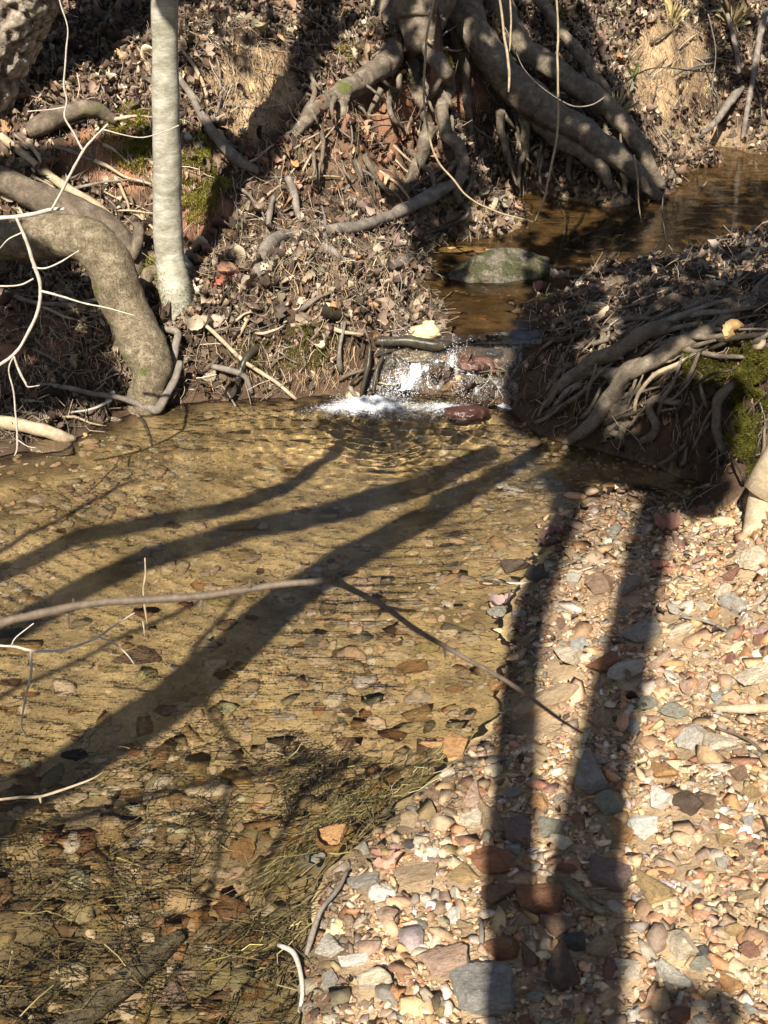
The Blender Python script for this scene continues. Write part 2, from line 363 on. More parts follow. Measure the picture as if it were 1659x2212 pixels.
def stone_mat(name, use_attr, wet=False):
    m, t, b = mat(name, .35 if wet else .72, .5 if wet else .35)
    v = coord(t, 'Object')
    if use_attr: c = attr(t); s = 90
    else:
        oi = N(t, 'ShaderNodeObjectInfo'); c = oi.outputs['Color']; s = 2.2
        ad = N(t, 'ShaderNodeVectorMath', operation='ADD'); t.links.new(v, ad.inputs[0]); mu = N(t, 'ShaderNodeMath', operation='MULTIPLY'); mu.inputs[1].default_value = 37
        t.links.new(oi.outputs['Random'], mu.inputs[0]); t.links.new(mu.outputs[0], ad.inputs[1]); v = ad.outputs[0]
    n1 = noise(t, s, 7, .68, v, .7); n2 = noise(t, s*4.5, 5, .7, v)
    vs = N(t, 'ShaderNodeMapping'); vs.inputs['Scale'].default_value = (.6, 1, 4); vs.inputs['Rotation'].default_value = (.5, .3, .2); t.links.new(v, vs.inputs[0])
    n3 = noise(t, s*1.1, 4, .6, vs.outputs[0], .5)
    c = mixc(t, c, ramp(t, n1, [(.25, (.55, .5, .45)), (.5, (1, 1, 1)), (.75, (1.35, 1.35, 1.3))]), .85, 'MULTIPLY')
    c = mixc(t, c, ramp(t, n3, [(.3, (.7, .6, .5)), (.5, (1, 1, 1)), (.7, (1.2, 1.2, 1.25))]), .6, 'MULTIPLY')
    c = mixc(t, c, ramp(t, n2, [(.3, (.6, .6, .6)), (.6, (1.1, 1.1, 1.1))]), .5, 'MULTIPLY')
    t.links.new(c, b.inputs['Base Color']); d = .004 if use_attr else .06
    p = bump(t, b, n1, .6, d); bump(t, b, n2, .5, d*.4, p); return m
M_gravel = stone_mat('gravel_stone', True); M_stone = stone_mat('cobble_stone', False)
M_wstone = stone_mat('wet_stone', False, True)
def attr_mat(name, rough, spec, s, amt, bs=.4, bd=.004, trans=0):
    m, t, b = mat(name, rough, spec); v = coord(t, 'Object'); n1 = noise(t, s, 6, .7, v); n2 = noise(t, s*7, 4, .7, v)
    c = mixc(t, attr(t), ramp(t, n1, [(.28, (1-amt, 1-amt, 1-amt)), (.72, (1+amt, 1+amt, 1+amt))]), 1, 'MULTIPLY')
    c = mixc(t, c, ramp(t, n2, [(.28, (1-amt, 1-amt, 1-amt)), (.72, (1+amt, 1+amt, 1+amt))]), .6, 'MULTIPLY')
    t.links.new(c, b.inputs['Base Color']); p = bump(t, b, n1, bs, bd); bump(t, b, n2, bs, bd*.4, p)
    if trans:
        tr = N(t, 'ShaderNodeBsdfTranslucent'); t.links.new(c, tr.inputs[0]); mx = N(t, 'ShaderNodeMixShader'); mx.inputs[0].default_value = trans
        t.links.new(b.outputs[0], mx.inputs[1]); t.links.new(tr.outputs[0], mx.inputs[2]); t.links.new(mx.outputs[0], t.nodes['Material Output'].inputs[0])
    return m
M_ground = attr_mat('earth_and_sand', .9, .2, 22, .35, .8, .012)
M_leaf = attr_mat('dead_leaf', .75, .15, 60, .25, .3, .002, .12)
M_stick = attr_mat('litter_twig', .8, .25, 60, .3, .3, .002)
M_moss = attr_mat('moss_blade', .8, .2, 40, .3, .3, .002, .25)
M_rootlet = attr_mat('sunken_rootlet', .7, .3, 60, .3, .3, .001)
M_green = attr_mat('green_leaf', .5, .4, 30, .2, .2, .002, .3)
def water_mat(name, bscale, bst, bd, stretch=(1, 1, 1), tint=(.97, .96, .9)):
    m = bpy.data.materials.new(name); m.use_nodes = True; t = m.node_tree; t.nodes.remove(t.nodes['Principled BSDF'])
    g = N(t, 'ShaderNodeBsdfRefraction'); g.inputs['IOR'].default_value = 1.33; g.inputs['Roughness'].default_value = 0; g.inputs['Color'].default_value = (*tint, 1)
    gl = N(t, 'ShaderNodeBsdfGlossy'); gl.inputs['Roughness'].default_value = .03
    tr = N(t, 'ShaderNodeBsdfTransparent'); tr.inputs['Color'].default_value = (*tint, 1)
    v = coord(t, 'Object', stretch); h = noise(t, bscale, 3, .5, v, .3)
    bp = N(t, 'ShaderNodeBump'); bp.inputs['Strength'].default_value = bst; bp.inputs['Distance'].default_value = bd; t.links.new(h, bp.inputs['Height'])
    fr = N(t, 'ShaderNodeFresnel'); fr.inputs['IOR'].default_value = 1.33
    for q in (g, gl, fr): t.links.new(bp.outputs[0], q.inputs['Normal'])
    m1 = N(t, 'ShaderNodeMixShader'); m1.inputs[0].default_value = WATER_CLEAR
    t.links.new(g.outputs[0], m1.inputs[1]); t.links.new(tr.outputs[0], m1.inputs[2])
    m2 = N(t, 'ShaderNodeMixShader'); t.links.new(fr.outputs[0], m2.inputs[0]); t.links.new(m1.outputs[0], m2.inputs[1]); t.links.new(gl.outputs[0], m2.inputs[2])
    t.links.new(m2.outputs[0], t.nodes['Material Output'].inputs[0]); return m
WATER_CLEAR = 0.0

# ================================================================== SETTING: ground
def dpoly(px, py, pts): return pip(px, py, pts)
def ell(px, py, cx, cy, rx, ry, soft=.28):
    d = np.hypot((px-cx)/rx, (py-cy)/ry); return np.clip((1-d)/soft, 0, 1)
CLAY = [(540,190,110,120),(300,345,140,80),(190,330,70,60),(450,440,60,70),(830,235,90,80),(760,210,80,60),(60,735,120,80),(1440,150,110,120),(960,150,80,70),(400,480,60,50),(1000,200,60,60)]
SAND = [(1500,300,180,40),(1150,455,280,60),(960,480,70,50)]
BARE = [(820,390,90,70),(700,330,60,60),(420,330,80,60)]
def soilmask(p):
    px, py = proj(p); j = vn(p*14, 3)*.35; m = np.zeros(len(p))
    for e in CLAY: m = np.maximum(m, ell(px, py, *e)+0*j)
    return np.clip(m*(1+j), 0, 1)
Vg = np.stack([XX.ravel(), YY.ravel(), ZZ.ravel()], 1)
px, py = proj(Vg); gm = pip(Vg[:, 0], Vg[:, 1], GPOLY)
humus = np.array([.085, .055, .035]); clay = np.array([.27, .135, .08]); sandy = np.array([.40, .29, .175]); bed = np.array([.47, .335, .165]); tanc = np.array([.40, .28, .16])
nA = fbm(Vg*3, 4, 21)[:, None]; nB = fbm(Vg*11, 3, 22)[:, None]
c = humus*(1+.35*nB)
for e in CLAY:
    k = np.clip(ell(px, py, *e)[:, None]+.35*nB-.05, 0, 1)*(ell(px, py, *e)[:, None] > 0); cc = tanc if e[0] in (540, 1440) else clay
    c = c*(1-k)+cc*(1+.4*nB)*k
for e in BARE+SAND:
    k = np.clip(ell(px, py, *e)[:, None]*1.2+.3*nB, 0, 1)*(ell(px, py, *e)[:, None] > 0); cc = sandy*.8 if e in SAND else np.array([.2, .13, .08])
    c = c*(1-k)+cc*(1+.3*nB)*k
uw = ((Vg[:, 2] < .012) & (Vg[:, 1] < 4.3) & (Vg[:, 1] > -8) & (Vg[:, 0] > -8))[:, None]*1.0
uw = uw*np.where(((py < 1075) | (px < -50))[:, None], np.clip((-.01-Vg[:, 2:3])/.05+.25*nB, 0, 1), 1)
bl = np.clip((Vg[:, 1:2]-1.75)/.5+.6*nA, 0, 1); c = c*(1-uw)+(bed*bl+np.array([.30, .225, .12])*(1-bl))*(1+.35*nA+.4*nB)*uw
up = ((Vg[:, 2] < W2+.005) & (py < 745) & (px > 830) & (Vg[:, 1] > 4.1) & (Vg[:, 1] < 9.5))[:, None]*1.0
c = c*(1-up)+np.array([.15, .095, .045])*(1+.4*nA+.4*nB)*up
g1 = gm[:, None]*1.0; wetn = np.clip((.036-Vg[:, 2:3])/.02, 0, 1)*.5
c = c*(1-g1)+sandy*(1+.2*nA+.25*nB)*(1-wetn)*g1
farf = np.clip((np.hypot(Vg[:, 0], Vg[:, 1]-3)-5)/3, 0, 1)[:, None]*(1-g1)*(1-uw)
c = c*(1-farf)+np.array([.16, .11, .075])*(1+.4*nA)*farf
idx = np.arange(XX.size).reshape(XX.shape)
F = np.stack([idx[:-1, :-1], idx[:-1, 1:], idx[1:, 1:], idx[1:, :-1]], -1).reshape(-1, 4)
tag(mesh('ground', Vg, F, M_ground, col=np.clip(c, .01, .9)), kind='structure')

# ------------------------------------------------------------------ water
M_water = water_mat('pool_water', 34, .24, .0035, (1, 1.8, 1))
M_upwater = water_mat('stream_water', 20, .2, .004, (1, 2, 1), (.93, .88, .76))
def grid(x0, x1, y0, y1, s):
    a, b = np.meshgrid(np.arange(x0, x1, s), np.arange(y0, y1, s)); i = np.arange(a.size).reshape(a.shape)
    return np.stack([a.ravel(), b.ravel(), 0*a.ravel()], 1), np.stack([i[:-1, :-1], i[:-1, 1:], i[1:, 1:], i[1:, :-1]], -1).reshape(-1, 4), a.shape
FALL = P(800, 890, 0); FALL2 = P(1010, 905, 0)
V, F, sh = grid(-2.6, 1.6, .8, 4.32, .0085)
d1 = np.hypot(V[:, 0]-FALL[0], V[:, 1]-FALL[1]); d2 = np.hypot(V[:, 0]-FALL2[0], V[:, 1]-FALL2[1])
phi = d1*2*math.pi/.05+4.5*fbm(V*3, 3, 31)
amp = .00075*np.exp(-np.clip(d1-.2, 0, 9)/.55)*(.5+np.clip(fbm(V*2.2, 2, 39), 0, 1))
V[:, 2] = amp*np.sin(phi)*(1+.6*vn(V*6, 5))+.0008*fbm(V*np.array([4.5, 10, 1])+.9*fbm(V*3, 2, 38)[:, None], 2, 33)*(.45+.8*np.abs(fbm(V*1.7, 2, 40)))*(1+1.5*np.exp(-d1/.5))+.006*np.exp(-d1/.25)*fbm(V*30, 2, 36)+.004*np.exp(-d2/.2)*fbm(V*35, 2, 37)
n0 = len(V); o4 = [(-9, .8, -2.6, 4.32), (-9, -5, -2.6, .8), (-2.6, -5, 1.6, .8)]
Vx = np.array([[x_, y_, 0.] for (a0_, b0_, a1_, b1_) in o4 for (x_, y_) in ((a0_, b0_), (a1_, b0_), (a1_, b1_), (a0_, b1_))]); edge = (V[:, 0] < -2.55) | (V[:, 1] < .85); V[edge, 2] *= .0
mesh('pool_water', np.vstack([V, Vx]), np.vstack([F, n0+np.arange(12).reshape(3, 4)]), M_water)['kind'] = 'structure'
V, F, sh = grid(-.15, 5.2, 4.2, 9.3, .02)
V[:, 2] = W2+.0012*fbm(V*np.array([5, 14, 1]), 3, 41)
# the stream ends at the lip, where the cascade takes over
cx = V[F].mean(1); qx, qy = proj(cx); keep = (qy < 744)
mesh('stream_water', V, F[keep], M_upwater)['kind'] = 'structure'
# cascade sheet over the rocks
M_casc = bpy.data.materials.new('cascade_water'); M_casc.use_nodes = True; t = M_casc.node_tree; b = t.nodes['Principled BSDF']
b.inputs['Base Color'].default_value = (.5, .5, .5, 1); b.inputs['Roughness'].default_value = .06; b.inputs['IOR'].default_value = 1.33
tr = N(t, 'ShaderNodeBsdfTransparent'); mx = N(t, 'ShaderNodeMixShader'); vv = coord(t, 'Object', (1, .3, .3))
h1 = noise(t, 60, 4, .65, vv, .6); f = ramp(t, h1, [(.5, (.93, .93, .93)), (.7, (.45, .45, .45))])
gl = N(t, 'ShaderNodeBsdfGlossy'); gl.inputs['Roughness'].default_value = .08
bp = N(t, 'ShaderNodeBump'); bp.inputs['Strength'].default_value = 1; bp.inputs['Distance'].default_value = .012; t.links.new(h1, bp.inputs['Height']); t.links.new(bp.outputs[0], gl.inputs['Normal']); t.links.new(bp.outputs[0], b.inputs['Normal'])
m0 = N(t, 'ShaderNodeMixShader'); m0.inputs[0].default_value = .85; t.links.new(b.outputs[0], m0.inputs[1]); t.links.new(gl.outputs[0], m0.inputs[2])
t.links.new(f, mx.inputs[0]); t.links.new(m0.outputs[0], mx.inputs[1]); t.links.new(tr.outputs[0], mx.inputs[2]); t.links.new(mx.outputs[0], t.nodes['Material Output'].inputs[0])
us = np.linspace(0, 1, 90); vs = np.linspace(0, 1, 50); L = G(835+us*300, 738+0*us); Bm = G(790+us*325, 884+0*us)
a, b_ = np.meshgrid(us, vs); X = L[None, :, 0]*(1-vs[:, None])+Bm[None, :, 0]*vs[:, None]; Y = L[None, :, 1]*(1-vs[:, None])+Bm[None, :, 1]*vs[:, None]
Y = Y+.03*(1-vs[:, None]); Z = hz(X, Y); q = np.stack([X.ravel(), Y.ravel(), Z.ravel()], 1)
base = np.maximum(Z.ravel(), .0)+.012+.012*np.abs(fbm(q*np.array([30, 8, 8]), 3, 51)); base = np.where(vs.repeat(90) < .06, np.minimum(base, W2+.004), base)
q[:, 2] = base; i = np.arange(q.shape[0]).reshape(50, 90)
mesh('cascade_water', q, np.stack([i[:-1, :-1], i[1:, :-1], i[1:, 1:], i[:-1, 1:]], -1).reshape(-1, 4), M_casc)['kind'] = 'structure'
# foam: little white bubbles and flying drops
M_foam, t, b = mat('white_foam', .3, .5); b.inputs['Base Color'].default_value = (.84, .88, .92, 1)
M_sheet, t, b = mat('foam_sheet', .35, .5); b.inputs['Base Color'].default_value = (.80, .85, .90, 1)
_a = attr(t); _v = coord(t, 'Object'); _n = noise(t, 130, 6, .75, _v, .6); _ad = N(t, 'ShaderNodeMath', operation='MULTIPLY_ADD'); _ad.inputs[1].default_value = 2.4; _ad.inputs[2].default_value = -1.22; t.links.new(_n, _ad.inputs[0])
_s = N(t, 'ShaderNodeMath', operation='ADD'); t.links.new(_ad.outputs[0], _s.inputs[0]); t.links.new(_a, _s.inputs[1]); _f = ramp(t, _s.outputs[0], [(.42, (0, 0, 0)), (.7, (1, 1, 1))])
_t = N(t, 'ShaderNodeBsdfTransparent'); _m = N(t, 'ShaderNodeMixShader'); t.links.new(_f, _m.inputs[0]); t.links.new(_t.outputs[0], _m.inputs[1]); t.links.new(b.outputs[0], _m.inputs[2]); t.links.new(_m.outputs[0], t.nodes['Material Output'].inputs[0]); bump(t, b, _n, .8, .006)
def white_water(name, sc_, scl):
    m, t, b = mat(name, .3, .5); b.inputs['Base Color'].default_value = (.84, .87, .89, 1); _a = attr(t); _v = coord(t, 'Object', sc_); _n = noise(t, scl, 5, .7, _v, .5)
    _ad = N(t, 'ShaderNodeMath', operation='MULTIPLY_ADD'); _ad.inputs[1].default_value = 2.4; _ad.inputs[2].default_value = -1.25; t.links.new(_n, _ad.inputs[0])
    _s = N(t, 'ShaderNodeMath', operation='ADD'); t.links.new(_ad.outputs[0], _s.inputs[0]); t.links.new(_a, _s.inputs[1]); _f = ramp(t, _s.outputs[0], [(.3, (0, 0, 0)), (1.0, (.95, .95, .95))])
    _t = N(t, 'ShaderNodeBsdfTransparent'); _m = N(t, 'ShaderNodeMixShader'); t.links.new(_f, _m.inputs[0]); t.links.new(_t.outputs[0], _m.inputs[1]); t.links.new(b.outputs[0], _m.inputs[2]); t.links.new(_m.outputs[0], t.nodes['Material Output'].inputs[0]); bump(t, b, _n, .9, .008); return m
M_sheet = white_water('foam_sheet', (1, 1, 1), 95); M_fall = white_water('white_streaks', (1, .1, .1), 120)
V, F, sh = grid(-.45, .5, 3.6, 4.06, .005); fx, fy = proj(V)
den = 1.15*np.exp(-((fx-800)/68)**2-((fy-876)/17)**2)+.62*np.exp(-((fx-730)/70)**2-((fy-888)/13)**2)+.7*np.exp(-((fx-950)/55)**2-((fy-884)/11)**2)+.4*np.exp(-((fx-880)/120)**2-((fy-900)/16)**2)
V[:, 2] = .005+.012*np.clip(den, 0, 1)*(1+.8*fbm(V*40, 3, 52)); fk = den[F].max(1) > .03
mesh('foam_sheet', V, F[fk], M_sheet, col=np.clip(den, 0, 1.3)[:, None]*np.ones(3))['kind'] = 'stuff'
# streaks of white water running down the two falls
V = q.copy(); V[:, 2] += .007; V[:, 1] -= .004; fx, fy = proj(V); cl_ = np.interp(fy, [760, 800, 850, 885], [912, 896, 862, 830])
den = 1.2*np.exp(-((fx-cl_)/np.interp(fy, [760, 880], [17, 40]))**2)*np.clip((fy-768)/25, 0, 1)+.75*np.exp(-((fx-(975+(fy-760)*.05))/16)**2)*np.clip((fy-748)/20, 0, 1)+.6*np.exp(-((fx-(1030+(fy-760)*.12))/18)**2)*np.clip((fy-775)/20, 0, 1)+.4*np.exp(-((fx-1075)/14)**2)*np.clip((fy-800)/20, 0, 1)
den = den*(.35+1.0*np.abs(fbm(V*np.array([70, 7, 7]), 3, 53)))
mesh('falling_water', V, np.stack([i[:-1, :-1], i[1:, :-1], i[1:, 1:], i[:-1, 1:]], -1).reshape(-1, 4), M_fall, col=np.clip(den, 0, 1.3)[:, None]*np.ones(3))['kind'] = 'stuff'
def blobs(cx, cy, sx, sy, n_, r0, r1, up=0.0, zc=None):
    X_ = rng.normal(cx, sx, n_); Y_ = rng.normal(cy, sy, n_); p = P(X_, Y_, 0.0) if zc is None else G(X_, Y_, .03)
    p = p+np.stack([0*X_, 0*X_, rng.exponential(up+1e-5, n_)], 1); r = rng.uniform(r0, r1, n_)**1.0
    return np.c_[p, r]
B = np.vstack([blobs(790, 879, 42, 9, 1658, .0005, 0.0015, .003), blobs(838, 868, 30, 10, 573, .0005, 0.0016, .008), blobs(950, 882, 34, 6, 266, .0005, 0.0013, .004),
   blobs(893, 805, 20, 22, 355, .0005, 0.0015, .006, 1), blobs(868, 828, 20, 18, 393, .0005, 0.0016, .006, 1), blobs(842, 850, 18, 14, 355, .0005, 0.0016, .006, 1), blobs(978, 775, 16, 20, 266, .0005, 0.0015, .01, 1), blobs(1000, 835, 12, 26, 163, .0005, 0.0013, .01, 1),
   blobs(932, 832, 8, 20, 74, .0005, 0.0011, .008, 1), blobs(1045, 835, 26, 28, 266, .0005, 0.0013, .01, 1), blobs(960, 878, 60, 8, 319, .0005, 0.0010, .003), blobs(700, 893, 50, 8, 223, .0005, 0.0009, .001),
   blobs(910, 902, 80, 10, 163, .0005, 0.0009, .001)])
keep = (B[:, 2] < .2); B = B[keep]
V, Fs, _ = scatter(np.stack([I1, I1*np.array([1, 1.6, .6])]), F1, B[:, :3], frames(np.tile([0, 0, 1.], (len(B), 1)), rng.uniform(0, 6.28, len(B)), .4), np.repeat(B[:, 3:4], 3, 1), None)
mesh('foam', V, Fs, M_foam)['kind'] = 'stuff'

# ================================================================== GROUND COVER (stuff)
STONEC = np.array([(.49,.34,.19),(.56,.43,.27),(.60,.49,.34),(.40,.25,.14),(.48,.26,.12),(.35,.18,.10),(.28,.20,.135),(.38,.32,.24),(.66,.60,.48),(.29,.255,.205),(.56,.39,.18),(.46,.32,.21)])*np.array([1, .99, 1.03])
SW = np.array([20,17,11,14,8,4,8,6,3,3,5,3.])/100
def colours(n_, tbl=STONEC, w_=SW, j=.27):
    k = rng.choice(len(tbl), n_, p=w_/w_.sum()); return np.clip(tbl[k]*(1+rng.normal(0, j, (n_, 1)))*(1+rng.normal(0, .035, (n_, 3))), .015, .85)
def scatter_in(n_, x0, x1, y0, y1): return rng.uniform(x0, x1, n_), rng.uniform(y0, y1, n_)
RT = np.stack([rock(I2, s, .85, .07) for s in range(24)])
RT1 = np.stack([rock(I1, s, .9, .05) for s in range(24)])
def chips(x, y, size, flat, sink=.25, dark=1.0, tilt=.22, tint=1.0):
    z = hz(x, y); p = np.stack([x, y, z], 1); nn = nrm(x, y); c_ = colours(len(x))*dark*tint*np.where(z > 0, .5+.5*np.clip((z-.016+.008*vn(p*9, 4))/.02, 0, 1), 1)[:, None]
    s3 = np.stack([size*rng.uniform(.8, 1.5, len(x)), size*rng.uniform(.6, 1.0, len(x)), size*flat*rng.uniform(.45, 1.1, len(x))], 1)
    p[:, 2] += s3[:, 2]*(1-2*sink); Rm = frames(nn, rng.uniform(0, 6.28, len(x)), tilt); w_ = rng.integers(0, 40, len(x)); Vs, Fs, Cs, b0 = [], [], [], 0
    for k in range(40):
        m = w_ == k; hv, hf = HULLS[k]
        if not m.any(): continue
        V, F_, c2 = scatter(hv[None], hf, p[m], Rm[m], s3[m], c_[m]); Vs.append(V); Fs.append(F_[0]+b0); Cs.append(c2); b0 += len(V)
    return np.vstack(Vs), [np.vstack(Fs)], np.vstack(Cs)
def gravel(name, x, y, size, tmpl, F_, flat, mt, sink=.25, dark=1.0, tilt=.22):
    z = hz(x, y); p = np.stack([x, y, z], 1); nn = nrm(x, y); c_ = colours(len(x))*dark*np.where((z > 0) & (y < 3.8), .5+.5*np.clip((z-.016+.008*vn(p*9, 4))/.02, 0, 1), 1)[:, None]
    s3 = np.stack([size*rng.uniform(.85, 1.5, len(x)), size*rng.uniform(.65, 1.0, len(x)), size*flat*rng.uniform(.5, 1.1, len(x))], 1)
    p[:, 2] += s3[:, 2]*(1-2*sink)
    return scatter(tmpl, F_, p, frames(nn, rng.uniform(0, 6.28, len(x)), tilt), s3, c_)
# pebbles on the bed of the pool and in the upper stream
x, y = scatter_in(26000, -2.2, 1.4, 1.0, 4.1); m = ~pip(x, y, GPOLY) & (hz(x, y) < -.004); x, y = x[m], y[m]
dn = fbm(np.stack([x*2.5, y*2.5, 0*x], 1), 3, 67); m = rng.random(len(x)) < np.clip(.32+.8*dn, .05, 1); x, y = x[m], y[m]; sz = np.clip(rng.lognormal(math.log(.011), .55, len(x)), .004, .045)
a1 = gravel('g', x, y, sz, RT, F2, .38, None, .36, .85, .2)
x, y = scatter_in(2600, -1.6, .4, 1.1, 2.9); px, py = proj(np.stack([x, y, 0*x-.1], 1)); m = ~pip(x, y, GPOLY) & (hz(x, y) < -.01) & (rng.random(len(x)) < np.clip((py-1450)/500, .12, 1)*.8); x, y = x[m], y[m]; sz = rng.uniform(.014, .045, len(x))
a3 = chips(x, y, sz, .22, .3, .62, .12, np.array([1.05, .98, .72]))
x, y = scatter_in(5000, 0, 3.6, 4.15, 8.6); m = (hz(x, y) < W2-.01); x, y = x[m], y[m]; sz = np.clip(rng.lognormal(math.log(.012), .5, len(x)), .005, .04)
a2 = gravel('g', x, y, sz, RT, F2, .4, None, .4, .75, .12)
mesh('flat_bed_stones', a3[0], a3[1], M_gravel, col=a3[2], smooth=False)['kind'] = 'stuff'
mesh('bed_pebbles', np.vstack([a1[0], a2[0]]), [a1[1][0], a2[1][0]+len(a1[0])], M_gravel, col=np.clip(np.vstack([(a1[2]*.75+np.array([.38, .28, .16])*.6), a2[2]*np.array([.6, .5, .35])]), 0, .85))['kind'] = 'stuff'

# ---- leaf litter
def leaf_template(seed, nx=3, ny=7, lobes=True):
    r = np.random.default_rng(seed); v = np.linspace(0, 1, ny); w_ = np.sin(np.pi*np.clip(v, .03, .97)**.85)**.8*.36
    if seed % 3 == 0: w_ = w_*(1+.38*np.cos(v*np.pi*6))
    if seed % 3 == 1: w_ = w_*1.25
    u = np.linspace(-1, 1, nx); X = u[None]*w_[:, None]; Y = (v[:, None]-.5)*1.0+0*u[None]
    c1, c2, c3 = r.uniform(-2.8, 2.8), r.uniform(.6, 3.6), r.uniform(-1.8, 1.8)
    Z = .14*c2*np.abs(u[None])**1.5*np.sign(r.normal()+.6)+.22*c1*(v[:, None]-.5)**2+.12*c3*u[None]*(v[:, None]-.5)*2
    Z = Z+r.normal(0, .045, Z.shape); X = X*(1-.25*abs(c2)/2.6)
    # bend the whole blade
    k = r.uniform(-2.6, 2.6); an = Y*k; Y2 = np.where(abs(k) > .1, np.sin(an)/k, Y); Z2 = Z+np.where(abs(k) > .1, (1-np.cos(an))/k, 0)
    return np.stack([X.ravel(), Y2.ravel(), Z2.ravel()], 1)
LT = np.stack([leaf_template(s) for s in range(30)]); li = np.arange(21).reshape(7, 3)
LF = np.stack([li[:-1, :-1], li[:-1, 1:], li[1:, 1:], li[1:, :-1]], -1).reshape(-1, 4)
LEAFC = np.array([(.26,.195,.14),(.35,.275,.195),(.19,.135,.10),(.47,.39,.28),(.12,.085,.065),(.28,.185,.12),(.58,.49,.35),(.08,.06,.045),(.40,.24,.12)])
LW = np.array([21,14,20,6,15,10,2.5,11,2.])
def landmask(x, y):
    z = hz(x, y); p = np.stack([x, y, z], 1); px, py = proj(p)
    dry = np.where(y < 4.13, z > .012, np.where(px > 822, z > W2+.008, z > .012)) & ~pip(x, y, GPOLY)
    return p, px, py, dry
def z_in(x): return np.abs(x) < 9
x, y = scatter_in(210000, -4.2, 4.6, 2.6, 9.4); p, px, py, dry = landmask(x, y)
den = np.full(len(x), .95)
for e in CLAY: den *= 1-.97*ell(px, py, *e)
for e in BARE: den *= 1-.7*ell(px, py, *e)
den *= 1-.7*ell(px, py, 1500, 300, 150, 40); den *= np.clip(.8+.7*fbm(p*2.3, 3, 71), .25, 1)
den *= np.where((py > 740) & (px < 830), .4, 1); den *= np.where((py > 760) & (px > 1100), .35, 1)
den *= 1-.97*ell(px, py, 1590, 850, 130, 130, .2); den *= np.where((px > 1120) & (py > 470), .3, 1)
inf = (px > -120) & (px < 1780) & (py > -140); m = dry & (rng.random(len(x)) < den*np.where(inf, 1, .5)) & (z_in(x)); x, y, p, px, py = x[m], y[m], p[m], px[m], py[m]
nn = nrm(x, y); n_ = len(x); sz = np.clip(rng.lognormal(math.log(.033), .45, n_), .012, .08)
lc = colours(n_, LEAFC, LW, .3); redm = (np.hypot((px-760)/200, (py-330)/110) < 1)[:, None]; shade_damp = (np.clip((.16-p[:, 2])/.1, 0, 1)*((py > 730)*1.0))[:, None]; lc = lc*(1-.55*shade_damp); lc = np.where(redm, lc*np.array([1.05, .82, .74]), lc)  # overhang shade and damp painted into the leaf colour near the shore
sz = sz*np.where((px > 1120) & (py > 470), .75, 1); p = p+nn*rng.uniform(-.004, .03, n_)[:, None]
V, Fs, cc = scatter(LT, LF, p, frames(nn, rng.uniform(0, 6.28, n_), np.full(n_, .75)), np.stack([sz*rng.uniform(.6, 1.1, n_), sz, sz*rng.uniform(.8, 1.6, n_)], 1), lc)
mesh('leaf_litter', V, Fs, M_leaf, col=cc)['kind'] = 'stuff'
# crumbled bits of leaf and bark between the leaves
x, y = scatter_in(90000, -2.6, 3.4, 3.0, 9.2); p, px, py, dry = landmask(x, y); m = dry & (px > -60) & (px < 1720) & (py > -60); x, y, p, py = x[m], y[m], p[m], py[m]; n_ = len(x); nn = nrm(x, y); sz = rng.uniform(.006, .018, n_)
dk = np.where((p[:, 2] < .14) & (py > 730), .5, 1.0)[:, None]  # crumbs by the shore carry the same painted shade and damp
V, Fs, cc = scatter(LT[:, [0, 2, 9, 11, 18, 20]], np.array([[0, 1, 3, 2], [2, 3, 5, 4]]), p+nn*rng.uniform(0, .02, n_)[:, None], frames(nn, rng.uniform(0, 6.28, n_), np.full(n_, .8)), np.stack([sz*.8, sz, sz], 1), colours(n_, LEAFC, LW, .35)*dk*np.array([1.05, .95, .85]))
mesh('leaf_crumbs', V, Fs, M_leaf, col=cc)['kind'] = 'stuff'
# forest floor farther off, coarser
x, y = scatter_in(16000, -9, 10, -6, 15); z = H(x, y); m = (z > .2) & ((np.abs(x-.2) > 3.9) | (y > 9) | (y < 2)) & ~pip(x, y, GPOLY); x, y, z = x[m], y[m], z[m]; n_ = len(x); sz = rng.uniform(.06, .12, n_)
V, Fs, cc = scatter(LT, LF, np.stack([x, y, z+.015], 1), frames(np.tile([0, 0, 1.], (n_, 1)), rng.uniform(0, 6.28, n_), np.full(n_, .4)), np.stack([sz]*3, 1), colours(n_, LEAFC, LW, .2))
mesh('far_leaf_litter', V, Fs, M_leaf, col=cc)['kind'] = 'stuff'
print('leaves', len(x))
